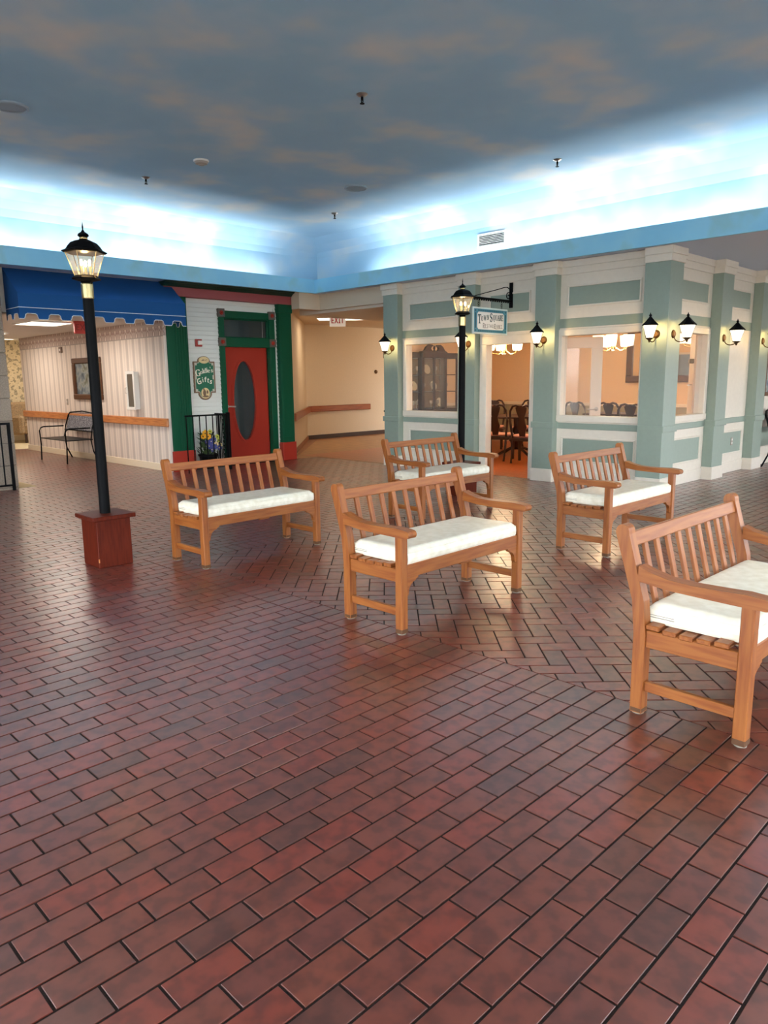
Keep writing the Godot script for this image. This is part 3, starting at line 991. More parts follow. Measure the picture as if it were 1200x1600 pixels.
# ---------------------------------------------------------------- gift shop
func build_gift_shop() -> void:
	var ZG := -10.85
	var t := on_z(ZG)
	var w := struct("wall_back")
	part("wall_surface", wall_with_holes(t, 5.92, 8.42, 2.985, 0.12, [[6.98, 8.0, 0.0, 2.5]]), M.clap, w)
	var cn := 38
	var pitch := 2.743 / cn
	var mk := func(x0: float, x1: float, y: float) -> void:
		var st := new_st()
		var pr := V2([[0.001, 0.007], [0.024, 0.004], [0.026, 0.007], [0.012, pitch], [0.001, pitch]])
		# profile lies in (out, y); extrude along x
		prism(st, pr, x0, x1, Transform3D(Basis(Vector3(0, 0, 1), Vector3(0, 1, 0), Vector3(1, 0, 0)), Vector3(0, y, ZG)))
		part("clapboard", st, M.clap, w)
	for i in cn:
		var y := i * pitch
		if y > 2.6:
			mk.call(6.29, 8.12, y)
		else:
			mk.call(6.29, 6.93, y)
			if y > 0.1:
				mk.call(8.06, 8.12, y)
	# fluted left column, plain right column
	var lc := new_st()
	ab(lc, 5.93, 6.3, 0.3, 2.745, ZG - 0.02, -10.74, 0.004)
	var col := part("column", lc, M.green, w)
	for i in 5:
		part("flute_rib", one_box(6.075 + i * 0.045, 6.097 + i * 0.045, 0.34, 2.7, -10.742, -10.728, 0.004), M.green, col)
	part("column_base", one_box(5.915, 6.315, 0.0, 0.325, ZG, -10.715, 0.006), M.red, col)
	var rc := new_st()
	ab(rc, 8.115, 8.385, 0.3, 2.745, ZG - 0.02, -10.74, 0.004)
	var col2 := part("column", rc, M.green, w)
	part("column_cap", one_box(8.1, 8.4, 2.6, 2.745, ZG, -10.722, 0.005), M.green, col2)
	part("inset_panel", one_box(8.15, 8.35, 0.42, 2.52, -10.745, -10.735, 0.003), M.green, col2)
	part("column_base", one_box(8.1, 8.4, 0.0, 0.325, ZG, -10.715, 0.006), M.red, col2)
	part("frieze_board", one_box(5.92, 8.395, 2.745, 2.885, ZG, -10.73, 0.004), M.crimson, w)
	var cr := new_st()
	prism(cr, V2([[0.0, 2.885], [0.14, 2.885], [0.16, 2.905], [0.2, 2.93], [0.235, 2.94], [0.235, 2.958], [0.0, 2.958]]), 5.9, 8.44, Transform3D(Basis(Vector3(0, 0, 1), Vector3(0, 1, 0), Vector3(1, 0, 0)), Vector3(0, 0, ZG)))
	part("crown_moulding", cr, M.crown, w)

	# door with oval glass, transom and rosette casing
	var d := struct("door_1")
	var zd := -10.92
	var oval_c := Vector2(7.45, 1.085)
	var ring_pts := func(a: float, b: float, n: int) -> PackedVector2Array:
		var r := PackedVector2Array()
		for i in n:
			r.append(oval_c + Vector2(cos(TAU * i / n) * a, sin(TAU * i / n) * b))
		return r
	var hole: PackedVector2Array = ring_pts.call(0.23, 0.68, 40)
	var leaf := new_st()
	# door leaf around the oval: four quarter polygons
	var box4 := [[7.035, oval_c.x, 0.01, oval_c.y], [oval_c.x, 7.945, 0.01, oval_c.y], [7.035, oval_c.x, oval_c.y, 2.01], [oval_c.x, 7.945, oval_c.y, 2.01]]
	for q in box4:
		for cut in Geometry2D.clip_polygons(V2([[q[0], q[2]], [q[1], q[2]], [q[1], q[3]], [q[0], q[3]]]), hole):
			prism(leaf, cut, zd - 0.045, zd)
	var lf := part("door_leaf", leaf, M.red, d)
	var mo := new_st()
	for lay in [[0.23, 0.68, 0.262, 0.716, 0.018], [0.262, 0.716, 0.282, 0.738, 0.008]]:
		var a: PackedVector2Array = ring_pts.call(lay[0], lay[1], 40)
		var b: PackedVector2Array = ring_pts.call(lay[2], lay[3], 40)
		for i in 40:
			var j := (i + 1) % 40
			prism(mo, PackedVector2Array([a[i], b[i], b[j], a[j]]), zd - 0.02, zd + lay[4])
	part("oval_moulding", mo, M.red, lf)
	var gl := new_st()
	prism(gl, ring_pts.call(0.236, 0.686, 40), zd - 0.03, zd - 0.024)
	part("oval_glass", gl, M.shop_glass, lf, "dark oval glass")
	var hd := new_st()
	lathe(hd, [Vector2(0, 0.05), Vector2(0.014, 0.048), Vector2(0.014, 0.02), Vector2(0.03, 0.012), Vector2(0.032, 0)], Vector3(7.085, 1.0, zd), 12, false, 0.0, Basis(Vector3(1, 0, 0), PI / 2))
	tube(hd, [Vector3(7.085, 1.0, zd + 0.045), Vector3(7.12, 1.0, zd + 0.056), Vector3(7.22, 0.992, zd + 0.05)], 0.012, 8)
	part("lever_handle", hd, M.steel, lf)
	var cs := struct("trim_4")
	part("casing", one_box(6.925, 7.03, 0.0, 2.6, ZG - 0.06, ZG + 0.045, 0.005), M.green, cs)
	part("casing", one_box(7.95, 8.065, 0.0, 2.6, ZG - 0.06, ZG + 0.045, 0.005), M.green, cs)
	part("header", one_box(7.03, 7.95, 2.465, 2.585, ZG - 0.06, ZG + 0.04, 0.005), M.green, cs)
	part("transom_bar", one_box(7.03, 7.95, 1.995, 2.145, ZG - 0.06, ZG + 0.045, 0.005), M.green, cs)
	for x in [6.9775, 8.0075]:
		for y in [2.075, 2.545]:
			var rb := part("corner_block", one_box(x - 0.066, x + 0.066, y - 0.068, y + 0.068, ZG, ZG + 0.06, 0.006), M.rosette_block, cs)
			var ro := new_st()
			lathe(ro, [Vector2(0, 0.02), Vector2(0.014, 0.016), Vector2(0.02, 0.006), Vector2(0.03, 0.012), Vector2(0.036, 0.0)], Vector3(x, y, ZG + 0.06), 14, false, 0.0, Basis(Vector3(1, 0, 0), PI / 2))
			part("rosette", ro, M.red, rb)
	var wi := struct("window_4")
	part("window_frame", frame_bars(on_z(ZG), 7.03, 7.95, 2.145, 2.465, 0.02, -0.06, 0.0), M.green, wi)
	part("pane", one_box(7.04, 7.94, 2.155, 2.455, ZG - 0.035, ZG - 0.03), M.shop_glass, wi)
	part("hanging_door_stop", one_box(7.84, 7.85, 2.15, 2.46, ZG - 0.028, ZG - 0.02), M.grey_plastic, wi)

	# GOLDIE'S GIFTS sign
	var s := thing("shop_sign", "green Goldie's Gifts wall sign with gold ovals", "sign", Vector3(6.607, 1.495, ZG + 0.018))
	var outline := PackedVector2Array()
	var hw := 0.2
	var hh := 0.255
	outline.append(Vector2(-hw, -hh))
	for i in 13:
		var a := PI + PI * i / 12.0
		outline.append(Vector2(cos(a) * 0.125, -hh + sin(a) * 0.115))
	outline.append(Vector2(hw, -hh))
	outline.append(Vector2(hw, hh))
	for i in 13:
		var a := PI * i / 12.0
		outline.append(Vector2(cos(a) * 0.115, hh + sin(a) * 0.085))
	outline.append(Vector2(-hw, hh))
	var bd := new_st()
	prism(bd, outline, 0.0, 0.022)
	part("board", bd, M.sign_rim, s)
	var fd := new_st()
	for q in Geometry2D.offset_polygon(outline, -0.022):
		prism(fd, q, 0.022, 0.0235)
	part("pale_line", fd, M.sign_pale, s)
	var gf := new_st()
	for q in Geometry2D.offset_polygon(outline, -0.03):
		prism(gf, q, 0.0235, 0.025)
	part("green_field", gf, M.sign_green, s)
	for e in [-1.0, 1.0]:
		for k in [-1.0, 1.0]:
			part("corner_mark", one_box(e * 0.155 - 0.018, e * 0.155 + 0.018, k * 0.21 - 0.018, k * 0.21 + 0.018, 0.025, 0.0265), M.sign_pale, s)
		part("corner_mark", one_box(e * 0.16 - 0.012, e * 0.16 + 0.012, -0.035, 0.035, 0.025, 0.0265), M.sign_pale, s)
	var ov := new_st()
	lathe(ov, [Vector2(0, 0.006), Vector2(0.07, 0.005), Vector2(0.09, 0.0)], Vector3(0, hh + 0.02, 0.025), 24, false, 0.0, Basis(Vector3(1, 0, 0), PI / 2) * Basis().scaled(Vector3(1.08, 1, 0.6)))
	part("gold_oval", ov, M.sign_gold, s)
	var emb := new_st()
	tube(emb, [Vector3(-0.05, hh + 0.01, 0.031), Vector3(-0.02, hh + 0.03, 0.031), Vector3(0.02, hh + 0.018, 0.031), Vector3(0.055, hh + 0.03, 0.031)], 0.004, 5)
	ball(emb, Vector3(-0.02, hh + 0.018, 0.03), Vector3(0.018, 0.01, 0.003), 8, 4)
	part("oval_emblem", emb, M.sign_rim, s)
	var low := new_st()
	lathe(low, [Vector2(0, 0.006), Vector2(0.07, 0.005), Vector2(0.085, 0.0)], Vector3(0, -hh - 0.005, 0.025), 24, false, 0.0, Basis(Vector3(1, 0, 0), PI / 2) * Basis().scaled(Vector3(0.95, 1, 1.05)))
	part("round_emblem", low, M.sign_gold, s)
	var fg := new_st()
	ball(fg, Vector3(-0.02, -hh + 0.0, 0.031), Vector3(0.03, 0.052, 0.004), 10, 6)
	ball(fg, Vector3(-0.03, -hh + 0.06, 0.031), Vector3(0.014, 0.02, 0.004), 8, 5)
	ball(fg, Vector3(0.035, -hh + 0.015, 0.031), Vector3(0.016, 0.03, 0.004), 8, 5)
	ball(fg, Vector3(0.0, -hh - 0.055, 0.031), Vector3(0.06, 0.016, 0.004), 10, 5)
	part("emblem_figure", fg, M.sign_rim, s)
	var xs := [["G", -0.125, 0.068, 0.15], ["o", -0.062, 0.082, 0.085], ["l", -0.027, 0.098, 0.1], ["d", 0.012, 0.104, 0.1], ["i", 0.05, 0.112, 0.1], ["e", 0.082, 0.104, 0.09], ["'", 0.112, 0.135, 0.09], ["s", 0.14, 0.11, 0.095]]
	for l in xs:
		txt("letter", l[0], l[3], M.sign_ivory, s, Transform3D(Basis(Vector3(0, 0, 1), 0.14).scaled(Vector3(0.95, 1, 1)), Vector3(l[1], l[2], 0.0262)), "Droid Serif", 700, 0.002)
	for l in [["G", -0.11, -0.068, 0.13, 0.3], ["i", -0.04, -0.045, 0.105, 0.15], ["f", 0.01, -0.04, 0.11, 0.0], ["t", 0.062, -0.05, 0.105, -0.15], ["s", 0.115, -0.072, 0.105, -0.3]]:
		txt("letter", l[0], l[3], M.sign_ivory, s, Transform3D(Basis(Vector3(0, 0, 1), l[4]), Vector3(l[1], l[2], 0.0262)), "Droid Sans", 700, 0.002)

	var al := thing("fire_alarm", "small red and white fire alarm on the white clapboard", "alarm", Vector3(6.53, 2.045, ZG + 0.016))
	part("body", one_box(-0.058, 0.058, -0.06, 0.06, 0.0, 0.04, 0.006), M.alarm_red, al)
	part("strobe", one_box(-0.03, 0.05, -0.03, 0.034, 0.04, 0.062, 0.006), M.plastic, al)

	# dark shop interior behind the glass
	var sh := struct("wall_shop")
	part("side_wall", one_box(6.0, 6.1, 0, 2.95, -13.2, -10.98), M.shop_wall, sh)
	part("rear_wall", one_box(6.0, 10.4, 0, 2.95, -13.3, -13.2), M.shop_wall, sh)
	part("shop_floor", one_box(6.0, 8.39, -0.15, -0.002, -13.3, -11.05), M.carpet, sh)
	part("shop_ceiling", one_box(6.0, 9.0, 2.9, 2.955, -13.3, -10.97), M.plaster, sh)

func build_awning() -> void:
	var a := thing("awning", "blue canvas awning with white piping and notched valance", "awning")
	var x0 := 3.63
	var x1 := 6.06
	var zb := -10.84
	var zf := -10.36
	var yt := 2.955
	var yf := 2.594
	var yl := 2.408
	var yb := 2.262
	var th := 0.006
	var prof := V2([[0, yt], [zf - zb, yf], [zf - zb, yl], [zf - zb - th, yl], [zf - zb - th, yf - 0.004], [0, yt - 0.008]])
	var st := new_st()
	prism(st, prof, x0, x1, Transform3D(Basis(Vector3(0, 0, 1), Vector3(0, 1, 0), Vector3(1, 0, 0)), Vector3(0, 0, zb)))
	part("canopy", st, M.canvas, a)
	for x in [x0, x1 - th]:
		var ends := new_st()
		prism(ends, V2([[0, yt - 0.01], [zf - zb - th, yf - 0.006], [zf - zb - th, yl], [0, yl]]), x, x + th, Transform3D(Basis(Vector3(0, 0, 1), Vector3(0, 1, 0), Vector3(1, 0, 0)), Vector3(0, 0, zb)))
		part("side_panel", ends, M.canvas, a)
	# valance with trapezoid notches
	var edge := func(from: float, to: float, count: int) -> PackedVector2Array:
		var p := PackedVector2Array()
		p.append(Vector2(from, yl))
		p.append(Vector2(from, yb))
		var step := (to - from) / count
		for i in count:
			var m := from + (i + 0.5) * step
			for q in [[-0.095, 0.0], [-0.08, 0.022], [-0.072, 0.055], [-0.052, 0.07], [0.052, 0.07], [0.072, 0.055], [0.08, 0.022], [0.095, 0.0]]:
				p.append(Vector2(m + q[0], yb + q[1]))
		p.append(Vector2(to, yb))
		p.append(Vector2(to, yl))
		return p
	var front: PackedVector2Array = edge.call(x0, x1, 8)
	var va := new_st()
	prism(va, front, zf - th, zf)
	part("valance", va, M.canvas, a)
	var pi := new_st()
	var line := []
	for i in range(1, front.size() - 1):
		line.append(Vector3(front[i].x, front[i].y, zf - 0.002))
	tube(pi, line, 0.006, 5)
	tube(pi, [Vector3(x0, yl, zf + 0.002), Vector3(x1, yl, zf + 0.002)], 0.005, 5)
	var side: PackedVector2Array = edge.call(0.0, zf - zb, 2)
	for x in [x0, x1 - th]:
		var sv := new_st()
		prism(sv, side, x, x + th, Transform3D(Basis(Vector3(0, 0, 1), Vector3(0, 1, 0), Vector3(1, 0, 0)), Vector3(0, 0, zb)))
		var l2 := []
		for i in range(1, side.size() - 1):
			l2.append(Vector3(x + 0.003, side[i].y, zb + side[i].x))
		tube(pi, l2, 0.006, 5)
		tube(pi, [Vector3(x - 0.002, yl, zb), Vector3(x - 0.002, yl, zf)], 0.005, 5)
		part("side_valance", sv, M.canvas, a)
	part("piping", pi, M.piping, a, "white piping")

# ---------------------------------------------------------------- left hall, stone front, corridor, shell
func striped_paper() -> StandardMaterial3D:
	var im := Image.create(256, 64, false, Image.FORMAT_RGB8)
	var r := RandomNumberGenerator.new()
	r.seed = 4
	for x in 256:
		var u := x / 256.0
		var c := c8(232, 220, 208)
		if u > 0.08 and u < 0.42:
			c = c8(204, 192, 182)
		elif u > 0.45 and u < 0.49:
			c = c8(212, 198, 188)
		elif u > 0.66 and u < 0.84:
			c = c8(222, 210, 200)
		for y in 64:
			var k := r.randf_range(-0.012, 0.012)
			im.set_pixel(x, y, Color(c.r + k, c.g + k, c.b + k))
	var m := mat(Color.WHITE, 0.7)
	tri_tex(m, ImageTexture.create_from_image(im), Vector3(4.35, 4.35, 4.35))
	return m

func border_paper() -> StandardMaterial3D:
	# a printed frieze of rose and grey urns
	var im := Image.create(128, 128, false, Image.FORMAT_RGB8)
	for x in 128:
		for y in 128:
			var u := (x - 64) / 64.0
			var v := 1.0 - y / 128.0
			var c := c8(192, 174, 164)
			if v < 0.1 or v > 0.92:
				c = c8(196, 180, 170)
			var wid := 0.16 + 0.42 * absf(sin(v * 4.6 + 0.5)) * (0.4 + 0.6 * v)
			if absf(u) < wid and v > 0.12 and v < 0.9:
				c = c8(158, 136, 128) if absf(u) > wid - 0.18 else c8(226, 212, 200)
			if Vector2(u, (v - 0.62) * 2.0).distance_to(Vector2(0.72, 0.1)) < 0.22 or Vector2(u, (v - 0.62) * 2.0).distance_to(Vector2(-0.72, 0.1)) < 0.22:
				c = c8(168, 140, 132)
			im.set_pixel(x, y, c)
	var m := mat(Color.WHITE, 0.7)
	tri_tex(m, ImageTexture.create_from_image(im), Vector3(5.2, 5.2, 5.2))
	return m

func build_left_hall() -> void:
	var XH := 5.88
	var w := struct("wall_left")
	part("striped_wall", one_box(XH, 6.0, 0.0, 2.14, -16.95, -10.76), M.stripes, w)
	part("frieze_border", one_box(XH - 0.002, 6.0, 2.14, 2.375, -16.95, -10.76), M.frieze, w)
	part("frieze_line", one_box(XH - 0.006, XH + 0.01, 2.128, 2.142, -16.95, -10.77), M.grey_plastic, w)
	var bb := struct("baseboard_left")
	part("board", one_box(XH - 0.016, XH, 0.0, 0.115, -16.95, -10.78, 0.004), M.trim_cream, bb)
	part("board_end", one_box(XH - 0.016, 6.0, 0.0, 0.115, -16.966, -16.95, 0.004), M.trim_cream, bb)
	var hr := thing("handrail", "light oak handrail along the striped hall wall", "handrail", Vector3(XH, 0.79, -13.8))
	part("rail", one_box(-0.07, -0.03, -0.066, 0.066, -3.12, 3.12, 0.012), M.oak_z, hr)
	for i in 6:
		part("bracket", one_box(-0.035, 0.0, -0.03, 0.03, -2.8 + i * 1.12 - 0.03, -2.8 + i * 1.12 + 0.03, 0.004), M.oak_z, hr)
	# far side of the hall and its header
	var w2 := struct("wall_hall")
	part("striped_wall", one_box(3.4, 3.52, 0.0, 2.375, -17.2, -11.3), M.stripes, w2)
	part("header", one_box(3.4, 6.0, 2.375, 2.985, -10.98, -10.85), M.plaster, w2)
	# stone front with its blocks
	var sw := struct("wall_front")
	part("joint_bed", one_box(-5.0, 3.5, 0.0, 2.985, -11.3, -10.66), M.stone_joint, sw)
	part("plain_face", one_box(-5.0, 1.6, 0.0, 2.98, -10.662, -10.64), M.stone, sw)
	var ch := 0.3
	var y := -0.27
	var row := 0
	while y < 2.98:
		var y0 := maxf(y + 0.004, 0.0)
		var y1 := minf(y + ch - 0.004, 2.98)
		if y1 - y0 > 0.02:
			var x := 3.51
			var first := true
			while x > 1.62:
				var l := 0.6
				first = false
				var xl := maxf(x - l, 1.6)
				part("stone_block", one_box(xl + 0.004, x - (0.0 if x > 3.5 else 0.004), y0, y1, -11.0 if x > 3.5 else -10.68, -10.64, 0.006), M.stone, sw)
				x = xl
		y += ch
		row += 1
	# black railing in front of the stone
	var r := thing("iron_railing", "black iron railing against the grey stone wall at the left edge", "railing", Vector3(3.42, 0.0, -10.56))
	part("top_rail", one_box(-1.8, 0.02, 0.885, 0.915, -0.015, 0.015, 0.003), M.black, r)
	part("bottom_rail", one_box(-1.8, 0.02, 0.06, 0.085, -0.012, 0.012, 0.003), M.black, r)
	for i in 17:
		var rad := 0.018 if i == 0 else 0.008
		part("baluster", one_box(-i * 0.105 - rad, -i * 0.105 + rad, 0.0 if i == 0 else 0.08, 0.89, -rad, rad, 0.002), M.black, r)
	# pictures and fittings on the striped wall
	var p := thing("framed_painting", "framed grey landscape painting hung on the striped hall wall", "painting", Vector3(XH, 1.5, -13.62))
	part("frame", frame_bars(on_x(0.0), -0.6, 0.6, -0.38, 0.38, 0.1, 0.0, 0.05, true, 0.015), M.gilt_wood, p)
	part("canvas", one_box(-0.015, 0.0, -0.3, 0.3, -0.52, 0.52), M.painting, p)
	var c := thing("extinguisher_cabinet", "white fire extinguisher cabinet on the striped hall wall", "cabinet", Vector3(XH, 1.29, -11.78))
	part("body", one_box(-0.09, 0.0, -0.31, 0.31, -0.12, 0.12, 0.008), M.plastic, c)
	part("door_frame", frame_bars(on_x(-0.09), -0.15, 0.15, -0.32, 0.32, 0.05, 0.0, 0.016), M.plastic, c)
	part("door_glass", one_box(-0.096, -0.09, -0.27, 0.27, -0.1, 0.1), M.cab_glass, c)
	var hd := new_st()
	tube(hd, [Vector3(-0.105, 0.05, -0.13), Vector3(-0.13, 0.04, -0.13), Vector3(-0.13, -0.04, -0.13), Vector3(-0.105, -0.05, -0.13)], 0.005, 6)
	part("handle", hd, M.steel, c)
	var th := thing("wall_sensor", "small brown box high on the striped hall wall", "sensor", Vector3(XH, 2.06, -14.75))
	part("body", one_box(-0.03, 0.0, -0.055, 0.055, -0.06, 0.06, 0.005), M.grey_brown, th)
	part("cap", one_box(-0.036, -0.03, -0.02, 0.02, -0.03, 0.03, 0.002), M.plastic, th)
	var sw2 := thing("light_switch", "pale light switch above the oak handrail", "switch", Vector3(XH, 1.065, -14.66))
	part("plate", one_box(-0.008, 0.0, -0.057, 0.057, -0.036, 0.036, 0.002), M.grey_plastic, sw2)
	part("toggle", one_box(-0.016, -0.008, -0.012, 0.012, -0.006, 0.006), M.plastic, sw2)
	panel_lamp("ceiling_panel", "lit ceiling panel in the hall under the awning", Vector3(4.66, 2.372, -12.3), Vector2(0.62, 0.75), HALL_LIGHT, c8(255, 240, 224))
	panel_lamp("ceiling_panel", "ceiling panel deep in the hall behind the awning", Vector3(4.7, 2.372, -15.6), Vector2(0.6, 1.2), HALL_LIGHT, c8(255, 240, 224))
	var ex := thing("exit_sign", "red exit sign behind the awning valance", "exit sign", Vector3(5.06, 2.28, -11.75))
	part("housing", one_box(-0.15, 0.15, -0.095, 0.095, -0.02, 0.02, 0.004), M.exit_red, ex)
	txt("lettering", "EXIT", 0.13, M.exit_dim, ex, Transform3D(Basis(), Vector3(0, 0, 0.022)), "Droid Sans", 700, 0.003)
	# parlour at the end of the hall
	var w3 := struct("wall_parlour")
	part("flowered_wall", one_box(1.5, 10.0, 0.9, 2.5, -20.1, -20.0), M.flowers, w3)
	part("wainscot", one_box(1.5, 10.0, 0.0, 0.9, -20.1, -20.0), M.trim_cream, w3)
	part("dado_rail", one_box(1.5, 10.0, 0.88, 0.94, -20.0, -19.97, 0.005), M.trim_cream, w3)
	part("side_wall", one_box(10.0, 10.1, 0, 2.5, -21.0, -16.9), M.cream, w3)
	part("side_wall", one_box(1.4, 1.5, 0, 2.5, -21.0, -16.9), M.cream, w3)
	part("front_return", one_box(6.0, 10.0, 0, 2.5, -17.0, -16.9), M.cream, w3)
	part("front_return", one_box(1.5, 3.52, 0, 2.5, -17.3, -17.2), M.cream, w3)
	panel_lamp("ceiling_panel", "ceiling panel in the flowered parlour beyond the hall", Vector3(6.2, 2.495, -18.6), Vector2(0.6, 1.2), 0.36, c8(255, 234, 204))
	var ac := thing("armchair", "floral upholstered armchair in the parlour beyond the hall", "armchair", Vector3(6.75, 0, -19.3), 0.3)
	part("seat", one_box(-0.36, 0.36, 0.2, 0.45, -0.36, 0.36, 0.04), M.flower_cloth, ac)
	part("backrest", one_box(-0.36, 0.36, 0.4, 0.98, -0.4, -0.24, 0.06), M.flower_cloth, ac)
	for s in [-1.0, 1.0]:
		part("arm", one_box(s * 0.4 - 0.08, s * 0.4 + 0.08, 0.2, 0.66, -0.38, 0.32, 0.05), M.flower_cloth, ac)
		for k in [-1.0, 1.0]:
			part("leg", one_box(s * 0.34 - 0.025, s * 0.34 + 0.025, 0.0, 0.22, k * 0.3 - 0.025, k * 0.3 + 0.025, 0.006), M.mahogany_y, ac)

	# black metal chair in the hall, facing -x
	var hc := thing("metal_bench", "black metal armchair with a patterned back against the striped wall", "chair", Vector3(5.49, 0, -13.88), -PI / 2)
	metal_seat(hc, 1.2, 0.52, M.weave)

func metal_seat(root: Node3D, wid: float, dep: float, back: Material) -> void:
	# local: front is +z
	var hw := wid / 2
	for s in [-1.0, 1.0]:
		var a := new_st()
		tube(a, [Vector3(s * hw, 0, dep / 2), Vector3(s * hw, 0.3, dep / 2 - 0.015), Vector3(s * hw, 0.55, dep / 2 - 0.005), Vector3(s * hw, 0.6, dep / 2 - 0.03), Vector3(s * hw, 0.62, dep / 2 - 0.08), Vector3(s * hw, 0.62, -dep / 2 + 0.06)], 0.013, 8)
		part("arm_and_front_leg", a, M.black, root)
		var b := new_st()
		tube(b, [Vector3(s * hw, 0, -dep / 2 - 0.06), Vector3(s * hw, 0.2, -dep / 2 + 0.03), Vector3(s * hw, 0.4, -dep / 2 + 0.06), Vector3(s * hw, 0.62, -dep / 2 + 0.02), Vector3(s * hw, 0.82, -dep / 2 - 0.05), Vector3(s * (hw - 0.05), 0.87, -dep / 2 - 0.065), Vector3(0, 0.905, -dep / 2 - 0.075)], 0.013, 8)
		part("back_leg_and_frame", b, M.black, root)
	var bk := new_st()
	prism(bk, V2([[-hw + 0.01, 0.56], [hw - 0.01, 0.56], [hw - 0.01, 0.82], [hw - 0.07, 0.865], [0, 0.9], [-hw + 0.07, 0.865], [-hw + 0.01, 0.82]]), -0.006, 0.006, Transform3D(Basis(Vector3(1, 0, 0), -0.3), Vector3(0, 0.02, -dep / 2 + 0.18)))
	part("back_panel", bk, back, root, "pale leaf pattern on a grey-blue back")
	var seat := new_st()
	bx(seat, Vector3(0, 0.41, 0), Vector3(wid, 0.02, dep - 0.04), 0.006)
	part("seat", seat, M.iron, root)
	var cb := new_st()
	tube(cb, [Vector3(-hw, 0.55, -dep / 2 + 0.04), Vector3(hw, 0.55, -dep / 2 + 0.04)], 0.012, 6)
	part("back_bar", cb, M.black, root)

func build_corridor() -> void:
	var w := struct("wall_corridor")
	var dg := new_st()
	wall_between(dg, Vector2(11.4, -14.1), Vector2(8.4, -10.9), 0.12, 0.0, 2.75)
	part("angled_wall", dg, M.cream, w)
	part("end_wall", one_box(11.35, 17.0, 0.0, 2.75, -14.22, -14.1), M.cream, w)
	part("far_wall", one_box(17.0, 17.1, 0.0, 2.9, -15.0, -4.0), M.cream, w)
	var bs := struct("baseboard_corridor")
	part("board", one_box(11.4, 17.0, 0.0, 0.1, -14.1, -14.085), M.dark_base, bs)
	var b2 := new_st()
	wall_between(b2, Vector2(8.45, -10.93), Vector2(11.4, -14.08), 0.012, 0.0, 0.1)
	part("board", b2, M.vinyl_border, bs)
	var hr := thing("handrail", "brown wooden handrail round the corner of the exit corridor", "handrail")
	var r1 := new_st()
	wall_between(r1, Vector2(8.68, -11.12), Vector2(11.43, -14.05), 0.04, 0.67, 0.81)
	part("rail", r1, M.rail_wood, hr)
	part("rail", one_box(11.42, 13.48, 0.67, 0.81, -14.06, -14.02, 0.01), M.rail_wood, hr)
	for x in [11.8, 12.5, 13.3]:
		part("bracket", one_box(x - 0.03, x + 0.03, 0.7, 0.78, -14.1, -14.05), M.rail_wood, hr)
	panel_lamp("ceiling_panel", "lit ceiling panel behind the EXIT sign in the corridor", Vector3(11.0, 2.745, -12.22), Vector2(0.6, 1.15), CORRIDOR_LIGHT, c8(255, 224, 182), PI / 4)
	var ex := thing("exit_sign", "white EXIT sign with red letters hanging in the corridor", "exit sign", Vector3(10.35, 2.62, -11.72), -PI / 4)
	part("housing", one_box(-0.165, 0.165, -0.11, 0.095, -0.022, 0.022, 0.005), M.exit_white, ex)
	txt("lettering", "EXIT", 0.15, M.exit_letters, ex, Transform3D(Basis().scaled(Vector3(0.86, 1.15, 1)), Vector3(0, 0.012, 0.024)), "Droid Sans", 700, 0.004)
	part("canopy", one_box(-0.05, 0.05, 0.095, 0.128, -0.02, 0.02, 0.003), M.exit_white, ex)
	var kn := thing("thermostat", "small round dark thermostat on the corridor end wall", "thermostat", Vector3(13.75, 1.63, -14.1))
	var ks := new_st()
	lathe(ks, [Vector2(0, 0.04), Vector2(0.035, 0.036), Vector2(0.045, 0.02), Vector2(0.05, 0.0)], Vector3.ZERO, 14, false, 0.0, Basis(Vector3(1, 0, 0), PI / 2))
	part("cover", ks, M.bronze, kn)
	var kr := new_st()
	lathe(kr, [Vector2(0.06, 0.006), Vector2(0.064, 0.0)], Vector3.ZERO, 14, false, 0.0, Basis(Vector3(1, 0, 0), PI / 2))
	part("ring", kr, M.plastic, kn)

func window_wall(called: String, n0: int, t: Transform3D, u0: float, u1: float, holes: Array) -> void:
	var w := struct(called)
	part("wall_surface", wall_with_holes(t, u0, u1, 3.0, 0.2, holes), M.plaster, w)
	var k := n0
	for h in holes:
		var s := struct("window_%d" % k)
		k += 1
		part("window_frame", frame_bars(t, h[0], h[1], h[2], h[3], 0.06, -0.2, 0.02), M.white, s)
		var mid: float = (h[0] + h[1]) / 2
		var mu := new_st()
		prism(mu, V2([[mid - 0.02, h[2]], [mid + 0.02, h[2]], [mid + 0.02, h[3]], [mid - 0.02, h[3]]]), -0.13, -0.07, t)
		part("mullion", mu, M.white, s)
		for e in [[h[0] + 0.05, mid - 0.02], [mid + 0.02, h[1] - 0.05]]:
			var g := new_st()
			prism(g, V2([[e[0], h[2] + 0.05], [e[1], h[2] + 0.05], [e[1], h[3] - 0.05], [e[0], h[3] - 0.05]]), -0.103, -0.097, t)
			part("pane", g, M.glass, s)

func build_shell() -> void:
	# the sides behind the camera: plain walls with wide windows
	var tz := Transform3D(Basis(Vector3(-1, 0, 0), Vector3(0, 1, 0), Vector3(0, 0, -1)), Vector3(0, 0, 5.0))     # faces -z; local x -> -x
	window_wall("wall_near", 5, tz, -17.2, 5.0, [[-14.8, -11.4, 0.4, 2.6], [-7.6, -4.8, 0.15, 2.6], [-3.8, -1.0, 0.15, 2.6], [1.0, 3.8, 0.15, 2.6]])
	var tx := Transform3D(Basis(Vector3(0, 0, -1), Vector3(0, 1, 0), Vector3(1, 0, 0)), Vector3(-4.8, 0, 0))     # faces +x; local x -> -z
	window_wall("wall_west", 9, tx, -5.0, 11.3, [[-3.2, -0.4, 0.15, 2.6], [0.6, 3.4, 0.15, 2.6], [4.4, 7.2, 0.15, 2.6]])
	var te := on_x(17.0)
	window_wall("wall_east", 12, te, -4.3, 5.2, [[0.6, 2.6, 0.4, 2.6]])

